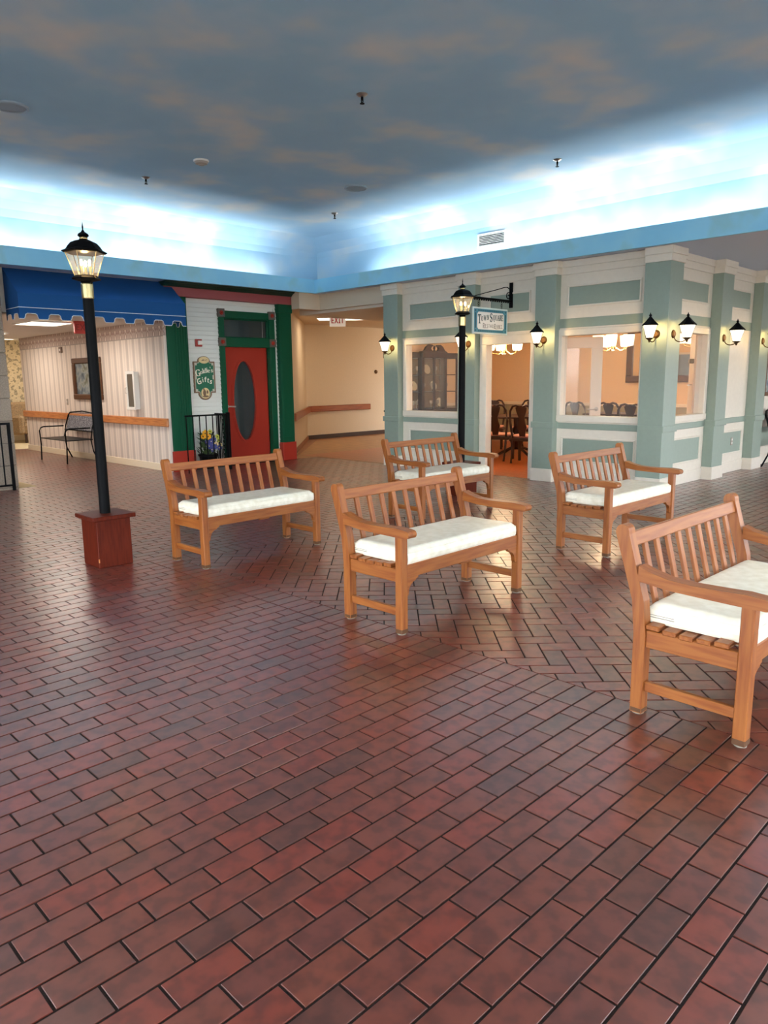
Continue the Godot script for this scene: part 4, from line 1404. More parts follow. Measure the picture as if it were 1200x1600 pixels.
# ---------------------------------------------------------------- dining room
func dining_chair() -> Node3D:
	var t := thing("dining_chair", "", "chair", Vector3.ZERO, 0.0, "dark wood dining chairs")
	# faces +z
	for s in [-1.0, 1.0]:
		part("leg", one_box(s * 0.21 - 0.022, s * 0.21 + 0.022, 0.0, 0.42, 0.17, 0.214, 0.008), M.mahogany_y, t)
		var b := new_st()
		tube(b, [Vector3(s * 0.17, 0, -0.26), Vector3(s * 0.18, 0.25, -0.2), Vector3(s * 0.185, 0.45, -0.19), Vector3(s * 0.215, 0.7, -0.22), Vector3(s * 0.2, 0.88, -0.26), Vector3(s * 0.15, 0.96, -0.275), Vector3(s * 0.09, 0.975, -0.28), Vector3(s * 0.03, 0.95, -0.28)], 0.02, 7)
		part("back_post", b, M.mahogany_y, t)
	part("seat_frame", one_box(-0.24, 0.24, 0.37, 0.43, -0.21, 0.22, 0.012), M.mahogany_x, t)
	part("seat_pad", one_box(-0.22, 0.22, 0.43, 0.475, -0.19, 0.21, 0.018), M.pink_pad, t)
	var sp := new_st()
	prism(sp, V2([[-0.05, 0.44], [0.05, 0.44], [0.06, 0.52], [0.085, 0.6], [0.06, 0.68], [0.05, 0.76], [0.085, 0.86], [0.1, 0.93], [0.03, 0.965], [-0.03, 0.965], [-0.1, 0.93], [-0.085, 0.86], [-0.05, 0.76], [-0.06, 0.68], [-0.085, 0.6], [-0.06, 0.52]]), -0.008, 0.008, Transform3D(Basis(Vector3(1, 0, 0), -0.16), Vector3(0, 0.02, -0.125)))
	part("splat", sp, M.mahogany_y, t)
	return t

func chandelier(at: Vector3, label: String, power := 1.0) -> void:
	var t := thing("chandelier", label, "chandelier", at, 0.0, "dining room chandeliers")
	var st := new_st()
	tube(st, [Vector3(0, 0, 0), Vector3(0, 2.62 - at.y, 0)], 0.01, 6)
	lathe(st, [Vector2(0, -0.16), Vector2(0.02, -0.15), Vector2(0.035, -0.1), Vector2(0.02, -0.04), Vector2(0.03, 0.02), Vector2(0.01, 0.06)], Vector3.ZERO, 10)
	part("stem", st, M.brass, t)
	for i in 5:
		var a := TAU * i / 5.0 + 0.3
		var d := Vector3(cos(a), 0, sin(a))
		var ar := new_st()
		tube(ar, [d * 0.02 + Vector3(0, -0.1, 0), d * 0.12 + Vector3(0, -0.16, 0), d * 0.22 + Vector3(0, -0.14, 0), d * 0.26 + Vector3(0, -0.09, 0)], 0.007, 6)
		part("arm", ar, M.brass, t)
		var sh := new_st()
		lathe(sh, [Vector2(0.03, -0.095), Vector2(0.074, -0.085), Vector2(0.086, 0.0), Vector2(0.09, 0.09)], d * 0.26, 12)
		part("shade", sh, M.shade, t, "glowing glass shade")
	lamp_light(t, Vector3(0, 0.13, 0), DINING * power, c8(255, 222, 178), 0.12)
	lamp_light(t, Vector3(0, -0.25, 0), DINING * 0.6 * power, c8(255, 222, 178), 0.12)

func build_dining() -> void:
	var w := struct("wall_dining")
	part("rear_wall", one_box(14.0, 14.1, 0.86, 2.62, -11.1, -4.15), M.tan_wall, w)
	part("rear_wainscot", one_box(14.0, 14.1, 0.0, 0.86, -11.1, -4.15), M.wainscot, w)
	part("chair_rail", one_box(13.97, 14.0, 0.84, 0.9, -11.1, -4.25, 0.006), M.trim_cream, w)
	part("skirting", one_box(13.98, 14.0, 0.0, 0.1, -11.1, -4.25, 0.003), M.trim_cream, w)
	part("side_wall", one_box(10.75, 14.0, 0.86, 2.62, -10.75, -10.65), M.tan_wall, w)
	part("side_wainscot", one_box(10.75, 14.0, 0.0, 0.86, -10.75, -10.65), M.wainscot, w)
	part("chair_rail", one_box(10.78, 14.0, 0.84, 0.9, -10.65, -10.62, 0.006), M.trim_cream, w)
	var dg := new_st()
	wall_between(dg, Vector2(9.02, -8.70), Vector2(10.78, -10.62), 0.06, 0.0, 2.75)
	part("angled_wall", dg, M.tan_wall, w)
	part("inner_lining", wall_with_holes(on_x(9.0), -8.82, -4.25, 2.62, 0.03, [[-8.4, -7.24, 0.87, 2.02], [-6.78, -5.97, 0.0, 1.97], [-5.52, -4.3, 0.87, 2.02]]), M.tan_wall, w)
	part("inner_lining", wall_with_holes(on_z(-4.25), 9.0, 14.0, 2.62, 0.02, [[9.2, 10.32, 0.87, 2.02]]), M.tan_wall, w)

	# open glazed door leaf, hinged at the right jamb of the doorway
	var d := struct("door_2", Vector3(9.02, 0, -5.99))
	d.rotation.y = -atan2(0.72, 0.56)
	part("door_frame", frame_bars(Transform3D(), 0.0, 0.9, 0.02, 1.975, 0.15, -0.022, 0.022, true, 0.004), M.door_white, d)
	part("bottom_rail", one_box(0.15, 0.75, 0.17, 0.32, -0.02, 0.02, 0.003), M.door_white, d)
	part("door_glass", one_box(0.145, 0.755, 0.31, 1.83, -0.003, 0.003), M.glass, d)
	for s in [-1.0, 1.0]:
		var hd := new_st()
		lathe(hd, [Vector2(0, 0.04), Vector2(0.012, 0.04), Vector2(0.012, 0.012), Vector2(0.028, 0.008), Vector2(0.03, 0)], Vector3(0.84, 0.98, s * 0.022), 12, false, 0.0, Basis(Vector3(1, 0, 0), s * PI / 2))
		tube(hd, [Vector3(0.84, 0.98, s * 0.06), Vector3(0.8, 0.98, s * 0.066), Vector3(0.72, 0.975, s * 0.062)], 0.009, 7)
		part("lever_handle", hd, M.steel, d)
	# second white door near the side window with its closer
	var d2 := struct("door_3", Vector3(10.42, 0, -4.32))
	d2.rotation.y = 0.47
	part("door_leaf", one_box(0.0, 0.9, 0.01, 2.05, -0.022, 0.022, 0.004), M.door_white, d2)
	part("door_closer", one_box(0.06, 0.3, 1.6, 1.66, -0.08, -0.022, 0.006), M.bronze, d2)
	var hd2 := new_st()
	tube(hd2, [Vector3(0.2, 1.3, -0.022), Vector3(0.2, 1.3, -0.08), Vector3(0.1, 1.295, -0.076)], 0.01, 7)
	part("lever_handle", hd2, M.steel, d2)

	# table and chairs
	var tb := thing("dining_table", "dark wooden dining table seen through the restaurant doorway", "table", Vector3(11.45, 0, -8.0))
	var top := new_st()
	lathe(top, [Vector2(0, 0.745), Vector2(0.62, 0.745), Vector2(0.64, 0.735), Vector2(0.63, 0.715), Vector2(0, 0.715)], Vector3.ZERO, 32)
	part("table_top", top, M.mahogany_x, tb)
	var pd := new_st()
	lathe(pd, [Vector2(0.07, 0.715), Vector2(0.06, 0.55), Vector2(0.11, 0.4), Vector2(0.13, 0.28), Vector2(0.09, 0.16), Vector2(0.12, 0.12)], Vector3.ZERO, 16)
	part("pedestal", pd, M.mahogany_y, tb)
	for i in 4:
		var a := TAU * i / 4.0 + 0.4
		var lg := new_st()
		tube(lg, [Vector3(cos(a) * 0.08, 0.16, sin(a) * 0.08), Vector3(cos(a) * 0.25, 0.1, sin(a) * 0.25), Vector3(cos(a) * 0.42, 0.025, sin(a) * 0.42)], 0.025, 7)
		part("foot", lg, M.mahogany_y, tb)
	var tb2 := thing("dining_table", "dark wooden dining table below the right restaurant window", "table", Vector3(13.15, 0, -6.8))
	part("table_top", one_box(-0.42, 0.42, 0.715, 0.745, -0.6, 0.6, 0.008), M.mahogany_z, tb2)
	part("table_leg", one_box(-0.1, 0.1, 0.0, 0.715, -0.1, 0.1, 0.02), M.mahogany_y, tb2)
	var first := dining_chair()
	first.set_meta("label", "dark wood dining chair at the left edge of the doorway, back to us")
	first.position = Vector3(10.64, 0, -7.82)
	first.rotation.y = PI / 2 + 0.35
	copy_of(first, "dark wood dining chair in the middle of the doorway, back to us", Vector3(10.6, 0, -7.2), PI / 2 + 0.2)
	copy_of(first, "dark wood dining chair on the far side of the doorway table, left one", Vector3(12.3, 0, -9.2), -PI / 2 + 0.5)
	copy_of(first, "dark wood dining chair on the far side of the doorway table, right one", Vector3(12.55, 0, -8.55), -PI / 2 + 0.2)
	copy_of(first, "dark wood dining chair seen through the door glass in the right window", Vector3(12.38, 0, -7.2), PI / 2)
	copy_of(first, "dark wood dining chair just right of the open door stile", Vector3(12.33, 0, -6.5), PI / 2)
	copy_of(first, "dark wood dining chair nearest the corner pillar in the right window", Vector3(11.85, 0, -5.9), PI / 2 + 0.2)
	copy_of(first, "dark wood dining chair in the narrow window right of the corner pillar", Vector3(12.6, 0, -5.1), PI)
	chandelier(Vector3(10.9, 2.0, -7.9), "brass chandelier with glowing shades seen through the doorway")
	chandelier(Vector3(11.7, 2.02, -6.25), "brass chandelier with glowing shades seen in the right window")
	chandelier(Vector3(12.6, 2.06, -5.2), "brass chandelier with glowing shades seen right of the corner pillar", 0.2)
	var mr := thing("wall_mirror", "large mirror in a dark gilt frame on the dining room wall", "mirror", Vector3(13.99, 1.85, -6.47))
	part("frame", frame_bars(on_x(0.0), -0.7, 0.7, -0.54, 0.54, 0.13, 0.0, 0.06, true, 0.02), M.gilt_wood, mr)
	part("glass", one_box(-0.02, 0.0, -0.42, 0.42, -0.58, 0.58), M.mirror, mr)
	china_cabinet()

func china_cabinet() -> void:
	var t := thing("china_cabinet", "dark china cabinet with bonnet top seen in the left window", "cabinet", Vector3(11.42, 0, -10.1))
	# front faces +z; middle part stands forward
	part("base", one_box(-0.85, 0.85, 0.0, 0.78, -0.5, 0.0, 0.01), M.mahogany_x, t)
	part("base_front", one_box(-0.36, 0.36, 0.0, 0.8, 0.0, 0.1, 0.01), M.mahogany_x, t)
	part("counter", one_box(-0.88, 0.88, 0.78, 0.82, -0.5, 0.04, 0.008), M.mahogany_x, t)
	part("back_panel", one_box(-0.82, 0.82, 0.82, 1.9, -0.5, -0.47), M.cabinet_back, t)
	for s in [-1.0, 1.0]:
		part("side_stile", one_box(s * 0.82 - 0.03, s * 0.82 + 0.03, 0.82, 1.9, -0.02, 0.01, 0.004), M.mahogany_y, t)
		part("side_stile", one_box(s * 0.82 - 0.03, s * 0.82 + 0.03, 0.82, 1.9, -0.5, -0.45, 0.004), M.mahogany_y, t)
		part("stile", one_box(s * 0.345 - 0.035, s * 0.345 + 0.035, 0.82, 1.93, -0.02, 0.1, 0.004), M.mahogany_y, t)
		part("wing_pane", one_box(minf(s * 0.38, s * 0.79), maxf(s * 0.38, s * 0.79), 0.86, 1.84, -0.01, -0.005), M.glass, t)
		part("side_pane", one_box(s * 0.85 - 0.004, s * 0.85 + 0.004, 0.86, 1.84, -0.45, -0.02), M.glass, t)
	part("middle_stile", one_box(-0.025, 0.025, 0.82, 1.88, 0.06, 0.1, 0.004), M.mahogany_y, t)
	part("door_pane", one_box(-0.31, -0.025, 0.86, 1.84, 0.075, 0.08), M.glass, t)
	part("door_pane", one_box(0.025, 0.31, 0.86, 1.84, 0.075, 0.08), M.glass, t)
	part("cornice", one_box(-0.88, 0.88, 1.84, 1.95, -0.5, 0.03, 0.012), M.mahogany_x, t)
	part("middle_cornice", one_box(-0.38, 0.38, 1.84, 1.97, 0.0, 0.12, 0.012), M.mahogany_x, t)
	# bonnet with a pierced centre
	for s in [-1.0, 1.0]:
		var bo := new_st()
		prism(bo, V2([[s * 0.38, 1.965], [s * 0.31, 1.985], [s * 0.25, 2.06], [s * 0.17, 2.105], [s * 0.08, 2.1], [s * 0.035, 2.07], [s * 0.1, 2.06], [s * 0.12, 2.02], [s * 0.08, 1.98], [s * 0.03, 1.975], [s * 0.03, 1.962]]), 0.06, 0.11)
		part("bonnet_scroll", bo, M.mahogany_x, t)
	var fin := new_st()
	lathe(fin, [Vector2(0.03, 1.96), Vector2(0.03, 1.99), Vector2(0.015, 2.01), Vector2(0.03, 2.04), Vector2(0.012, 2.07), Vector2(0, 2.1)], Vector3(0, 0, 0.085), 10)
	part("finial", fin, M.mahogany_y, t)
	for y in [1.16, 1.5]:
		part("shelf", one_box(-0.8, 0.8, y, y + 0.015, -0.46, 0.05, 0.003), M.mahogany_x, t)
	var sp := [[0.82, 8], [1.175, 8], [1.515, 8]]
	var r := RandomNumberGenerator.new()
	r.seed = 9
	var gl := new_st()
	lathe(gl, [Vector2(0, 0), Vector2(0.032, 0.0), Vector2(0.008, 0.012), Vector2(0.006, 0.075), Vector2(0.03, 0.1), Vector2(0.036, 0.14), Vector2(0.03, 0.17)], Vector3.ZERO, 10)
	var goblet := gl.commit()
	var pl := new_st()
	lathe(pl, [Vector2(0, 0.0), Vector2(0.06, 0.004), Vector2(0.1, 0.014), Vector2(0.1, 0.018), Vector2(0, 0.008)], Vector3.ZERO, 14)
	var plate := pl.commit()
	var k := 0
	var where := ["bottom", "middle", "top"]
	var nth := ["first", "second", "third", "fourth", "fifth", "sixth", "seventh", "eighth"]
	for row in 3:
		for i in sp[row][1]:
			var x: float = -0.72 + i * 0.205
			k += 1
			var o := MeshInstance3D.new()
			if (i + row) % 3 == 1:
				o.name = numbered("china_plate")
				o.mesh = plate
				o.material_override = M.china
				o.position = Vector3(11.42 + x, sp[row][0] + 0.11, -10.1 - 0.4)
				o.rotation = Vector3(PI / 2 - 0.25, 0, 0)
				tag(o, "pale china plate, %s from the left on the %s shelf of the cabinet" % [nth[i], where[row]], "plate", "china plates in the cabinet")
			else:
				o.name = numbered("goblet")
				o.mesh = goblet
				o.material_override = M.crystal
				o.position = Vector3(11.42 + x, sp[row][0], -10.1 - 0.2 - r.randf() * 0.12)
				tag(o, "glass goblet, %s from the left on the %s shelf of the china cabinet" % [nth[i], where[row]], "goblet", "goblets in the china cabinet")
			add_child(o)

# ---------------------------------------------------------------- benches
func arc(cx: float, cy: float, r: float, a0: float, a1: float, n: int) -> Array:
	var p := []
	for i in n + 1:
		var a := a0 + (a1 - a0) * i / n
		p.append([cx + cos(a) * r, cy + sin(a) * r])
	return p

func bench_model(label: String) -> Node3D:
	var t := thing("garden_bench", label, "bench", Vector3.ZERO, 0.0, "teak benches round the brick square")
	var side := Basis(Vector3(0, 0, 1), Vector3(0, 1, 0), Vector3(1, 0, 0))    # profile (z, y) extruded along x
	var X := 0.565
	var ZF := 0.212
	var ZB := -0.212
	var h := 0.026
	var lean := 0.092
	for s in [-1.0, 1.0]:
		var fl := part("leg", one_box(s * X - h, s * X + h, 0.006, 0.572, ZF - h, ZF + h, 0.004), M.teak_y, t)
		part("worn_foot", one_box(s * X - h - 0.0008, s * X + h + 0.0008, 0.006, 0.035, ZF - h - 0.0008, ZF + h + 0.0008, 0.004), M.teak_foot, fl)
		var bp := new_st()
		# rear post: upright to the seat, then leaning back to a rounded top
		var prof := [[ZB + h, 0.006], [ZB + h, 0.36], [ZB + h - lean * 0.15, 0.5], [ZB + h - lean, 0.775]]
		prof += arc(ZB - lean - 0.004, 0.785, 0.029, 0.1, PI - 0.25, 7)
		prof += [[ZB - h - lean - 0.008, 0.775], [ZB - h - lean * 0.15, 0.5], [ZB - h, 0.36], [ZB - h, 0.006]]
		prism(bp, V2(prof), s * X - h, s * X + h, Transform3D(side, Vector3.ZERO), 0.003)
		var post := part("back_post", bp, M.teak_y, t)
		part("worn_foot", one_box(s * X - h - 0.0008, s * X + h + 0.0008, 0.006, 0.03, ZB - h - 0.0008, ZB + h + 0.0008, 0.004), M.teak_foot, post)
		for z in [ZF, ZB]:
			var gd := new_st()
			lathe(gd, [Vector2(0, 0.006), Vector2(0.024, 0.006), Vector2(0.025, 0.0), Vector2(0, 0.0)], Vector3(s * X, 0, z), 12)
			part("foot_glide", gd, M.glide, t)
		# arm: scooped behind, flat in front, rolled nose
		var am := new_st()
		var ap := [[-0.226, 0.585], [-0.1, 0.57], [0.05, 0.565], [0.2, 0.562], [0.276, 0.562]]
		ap += arc(0.276, 0.584, 0.022, -PI / 2, PI / 2 - 0.3, 6)
		ap += [[0.262, 0.608], [0.2, 0.613], [0.12, 0.61], [0.0, 0.608], [-0.1, 0.614], [-0.18, 0.632], [-0.226, 0.65]]
		prism(am, V2(ap), s * X - 0.034, s * X + 0.034, Transform3D(side, Vector3.ZERO), 0.005)
		part("arm", am, M.teak_z, t)
		part("side_rail", one_box(s * X - 0.018, s * X + 0.018, 0.302, 0.378, ZB + h, ZF - h, 0.003), M.teak_z, t)
		part("side_stretcher", one_box(s * X - 0.013, s * X + 0.013, 0.105, 0.15, ZB + h, ZF - h, 0.003), M.teak_z, t)
		# shaped corner bracket under the front apron
		var br := new_st()
		var bp2 := [[0.0, 0.0], [0.1, 0.0], [0.1, -0.012], [0.085, -0.014]]
		bp2 += arc(0.085, -0.09, 0.066, PI / 2 + 0.1, PI - 0.1, 6)
		bp2 += [[0.017, -0.1], [0.0, -0.112]]
		var q := []
		for p in bp2:
			q.append([-s * (p[0]) + s * (X - h), p[1] + 0.322])
		prism(br, V2(q), ZF - 0.014, ZF + 0.014)
		part("corner_bracket", br, M.teak_x, t)
	part("front_apron", one_box(-X + h, X - h, 0.32, 0.398, ZF - 0.016, ZF + 0.016, 0.004), M.teak_x, t)
	part("rear_apron", one_box(-X + h, X - h, 0.32, 0.39, ZB - 0.014, ZB + 0.014, 0.004), M.teak_x, t)
	part("centre_drop", one_box(-0.05, 0.05, 0.308, 0.321, ZF - 0.012, ZF + 0.012, 0.004), M.teak_x, t)
	# scooped seat slats running the length of the bench
	var sz := [-0.158, -0.088, -0.018, 0.052, 0.122]
	var sy := [0.394, 0.386, 0.384, 0.387, 0.392]
	for i in 5:
		part("seat_slat", one_box(-X - 0.024, X + 0.024, sy[i] - 0.012, sy[i] + 0.01, sz[i] - 0.0285, sz[i] + 0.0285, 0.004), M.teak_x, t)
	# backrest: the rails and slats lean with the posts
	var lb := Basis(Vector3(1, 0, 0), -0.25)
	var at := func(y: float) -> Vector3: return Vector3(0, y, ZB - lean * clampf((y - 0.42) / 0.36, 0.0, 1.2))
	var tr := new_st()
	bx(tr, at.call(0.745) + Vector3(0, 0, 0.002), Vector3(2 * (X - h), 0.062, 0.03), 0.004, lb)
	part("top_rail", tr, M.teak_x, t)
	var lr := new_st()
	bx(lr, at.call(0.425), Vector3(2 * (X - h), 0.05, 0.028), 0.004, lb)
	part("lower_back_rail", lr, M.teak_x, t)
	for i in 9:
		var x := -0.432 + i * 0.108
		var sl := new_st()
		bx(sl, Vector3(x, 0, 0) + at.call(0.585), Vector3(0.034, 0.31, 0.016), 0.002, lb)
		part("back_slat", sl, M.teak_y, t)
	return t

func cushion_model(label: String) -> Node3D:
	var t := thing("bench_cushion", label, "cushion", Vector3.ZERO, 0.0, "cream vinyl bench cushions")
	var st := new_st()
	var nx := 44
	var nz := 18
	var hx := 0.528
	var z0 := -0.205
	var z1 := 0.222
	var grid := []
	var nm := FastNoiseLite.new()
	nm.seed = 12
	nm.frequency = 3.2
	# closed shell: walk a rounded cross-section from bottom edge over the top to the other bottom edge
	var top := func(u: float, v: float) -> Vector3:
		var ex := clampf((1.0 - absf(u)) / 0.06, 0.0, 1.0)
		var ez := clampf((1.0 - absf(v)) / 0.13, 0.0, 1.0)
		var rnd := (1.0 - pow(1.0 - ex, 2.4)) * (1.0 - pow(1.0 - ez, 2.4))
		var x := hx * u
		var z := (z0 + z1) / 2 + (z1 - z0) / 2 * v
		var dip := 0.012 * (1 - u * u) * (1 - v * v)
		var y := 0.462 + 0.024 * rnd - dip * 0.4 + 0.0015 * nm.get_noise_2d(x * 1.0, z * 2.0)
		return Vector3(x, y, z)
	for j in nz + 1:
		var row := []
		for i in nx + 1:
			var u := -cos(PI * i / nx)
			var v := -cos(PI * j / nz)
			u = lerpf(u, -1.0 + 2.0 * i / nx, 0.4)
			v = lerpf(v, -1.0 + 2.0 * j / nz, 0.4)
			row.append(top.call(u, v))
		grid.append(row)
	var nrm := func(i: int, j: int) -> Vector3:
		var a: Vector3 = grid[j][mini(i + 1, nx)] - grid[j][maxi(i - 1, 0)]
		var b: Vector3 = grid[mini(j + 1, nz)][i] - grid[maxi(j - 1, 0)][i]
		return b.cross(a).normalized()
	for j in nz:
		for i in nx:
			for q in [[i, j], [i + 1, j], [i + 1, j + 1], [i, j], [i + 1, j + 1], [i, j + 1]]:
				st.set_normal(nrm.call(q[0], q[1]))
				st.add_vertex(grid[q[1]][q[0]])
	part("top_cover", st, M.vinyl, t)
	# boxed sides bulge slightly, underside closes the shell
	var sd := new_st()
	var loop := []
	for i in nx + 1:
		loop.append([grid[0][i], Vector3(0, 0, -1)])
	for j in range(1, nz + 1):
		loop.append([grid[j][nx], Vector3(1, 0, 0)])
	for i in range(nx - 1, -1, -1):
		loop.append([grid[nz][i], Vector3(0, 0, 1)])
	for j in range(nz - 1, 0, -1):
		loop.append([grid[j][0], Vector3(-1, 0, 0)])
	var prof := [[0.0, 1.0], [0.006, 0.85], [0.009, 0.5], [0.006, 0.15], [0.0, 0.0]]
	for k in loop.size():
		var a: Array = loop[k]
		var b: Array = loop[(k + 1) % loop.size()]
		for e in 4:
			var q := []
			for s in [[a, e], [b, e], [b, e + 1], [a, e + 1]]:
				var v: Vector3 = s[0][0]
				q.append(Vector3(v.x, lerpf(0.4, v.y, prof[s[1]][1]), v.z) + s[0][1] * prof[s[1]][0])
			face(sd, q, a[1])
	ab(sd, -hx, hx, 0.398, 0.402, z0, z1)
	part("boxed_side", sd, M.vinyl, t)
	var welt := new_st()
	var line := []
	for k in loop.size() + 1:
		var v: Vector3 = loop[k % loop.size()][0]
		line.append(Vector3(v.x, v.y - 0.001, v.z) + loop[k % loop.size()][1] * 0.001)
	tube(welt, line, 0.0028, 5, false)
	part("welt", welt, M.vinyl, t)
	part("zipper", one_box(-hx - 0.011, -hx - 0.008, 0.424, 0.427, -0.2, -0.09), M.zip, t)
	part("zipper", one_box(-hx - 0.011, -hx - 0.008, 0.434, 0.436, -0.2, -0.09), M.zip, t)
	return t

func build_benches() -> void:
	var spots := [
		["between the near lamp post and the gift shop", Vector3(3.475, 0, -5.115)],
		["in the middle of the brick square, whole in view", Vector3(3.44, 0, -2.985)],
		["nearest the restaurant windows, behind the middle bench", Vector3(5.985, 0, -5.13)],
		["in front of the corner pillar", Vector3(5.885, 0, -3.04)],
		["nearest the camera, cut by the right edge", Vector3(3.425, 0, -1.125)],
	]
	var b := bench_model("teak garden bench " + spots[0][0])
	b.position = spots[0][1]
	b.rotation.y = 0.02
	var c := cushion_model("cream vinyl cushion on the bench " + spots[0][0])
	c.position = spots[0][1]
	c.rotation.y = 0.02
	for i in range(1, spots.size()):
		var turn := 0.02 - 0.008 * i
		copy_of(b, "teak garden bench " + spots[i][0], spots[i][1], turn)
		copy_of(c, "cream vinyl cushion on the bench " + spots[i][0], spots[i][1], turn)

# ---------------------------------------------------------------- lamp posts
func lamp_post(label: String, at: Vector3) -> Node3D:
	var t := thing("lamp_post", label, "lamp post", at, 0.0, "black lamp posts on brown boxes")
	var bxp := part("base_box", one_box(-0.138, 0.138, 0.0, 0.375, -0.138, 0.138, 0.004), M.box_wood, t)
	part("box_cap", one_box(-0.172, 0.172, 0.375, 0.408, -0.172, 0.172, 0.005), M.box_wood, bxp)
	part("chipped_spot", one_box(-0.1392, -0.131, 0.045, 0.075, 0.131, 0.1388, 0.001), M.oak_y, bxp)
	var po := new_st()
	lathe(po, [Vector2(0.041, 0.408), Vector2(0.039, 2.05)], Vector3.ZERO, 20)
	part("pole", po, M.black, t)
	var br := new_st()
	lathe(br, [Vector2(0.042, 2.045), Vector2(0.044, 2.052), Vector2(0.044, 2.15), Vector2(0.04, 2.16)], Vector3.ZERO, 20)
	part("brass_collar", br, M.brass, t)
	var lb := new_st()
	lathe(lb, [Vector2(0.035, 2.155), Vector2(0.045, 2.17), Vector2(0.1, 2.182), Vector2(0.104, 2.192), Vector2(0.086, 2.205), Vector2(0.08, 2.212), Vector2(0, 2.212)], Vector3.ZERO, 6, true, 0.3)
	part("lantern_base", lb, M.black, t)
	for i in 6:
		var a0 := TAU * i / 6.0 + 0.3
		var a1 := TAU * (i + 1) / 6.0 + 0.3
		var d0 := Vector3(cos(a0), 0, sin(a0))
		var d1 := Vector3(cos(a1), 0, sin(a1))
		var g := new_st()
		var qa := [d0 * 0.078 + Vector3(0, 2.212, 0), d1 * 0.078 + Vector3(0, 2.212, 0), d1 * 0.134 + Vector3(0, 2.375, 0), d0 * 0.134 + Vector3(0, 2.375, 0)]
		face(g, qa, d0 + d1)
		part("glass_pane", g, M.lantern_glass, t)
		var f := new_st()
		tube(f, [d0 * 0.08 + Vector3(0, 2.21, 0), d0 * 0.136 + Vector3(0, 2.376, 0)], 0.0034, 6)
		part("glazing_bar", f, M.brass, t)
	var rm := new_st()
	lathe(rm, [Vector2(0.0, 2.373), Vector2(0.148, 2.373), Vector2(0.162, 2.38), Vector2(0.16, 2.386), Vector2(0.13, 2.4), Vector2(0.114, 2.424), Vector2(0.092, 2.448), Vector2(0.06, 2.462), Vector2(0.032, 2.468), Vector2(0.03, 2.474), Vector2(0, 2.474)], Vector3.ZERO, 6, true, 0.3)
	part("roof", rm, M.black, t)
	var nk := new_st()
	lathe(nk, [Vector2(0.027, 2.472), Vector2(0.029, 2.48), Vector2(0.027, 2.488)], Vector3.ZERO, 12)
	part("neck_ring", nk, M.brass, t)
	var fi := new_st()
	lathe(fi, [Vector2(0.028, 2.486), Vector2(0.041, 2.497), Vector2(0.036, 2.51), Vector2(0.014, 2.524), Vector2(0.008, 2.535), Vector2(0.004, 2.54), Vector2(0.006, 2.56), Vector2(0.0, 2.6)], Vector3.ZERO, 12)
	part("finial", fi, M.black, t)
	for i in 3:
		var a := TAU * i / 3.0 + 0.9
		var p := Vector3(cos(a) * 0.034, 0, sin(a) * 0.034)
		var st := new_st()
		lathe(st, [Vector2(0.0, 2.28), Vector2(0.009, 2.28), Vector2(0.009, 2.212), Vector2(0, 2.212)], p, 8)
		part("candle_tube", st, M.brass, t)
		var bu := new_st()
		ball(bu, p + Vector3(0, 2.302, 0), Vector3(0.011, 0.024, 0.011), 8, 6)
		part("bulb", bu, M.bulb, t, "glowing candle bulb")
	lamp_light(t, Vector3(0, 2.345, 0), POST_LIGHT, c8(255, 206, 140), 0.02)
	return t

func build_lamp_posts() -> void:
	var l := lamp_post("black lamp post on a brown wooden box at the left", Vector3(2.48, 0, -5.635))
	copy_of(l, "black lamp post standing behind the far bench, beside the hanging sign", Vector3(7.1, 0, -5.78), 0.0)

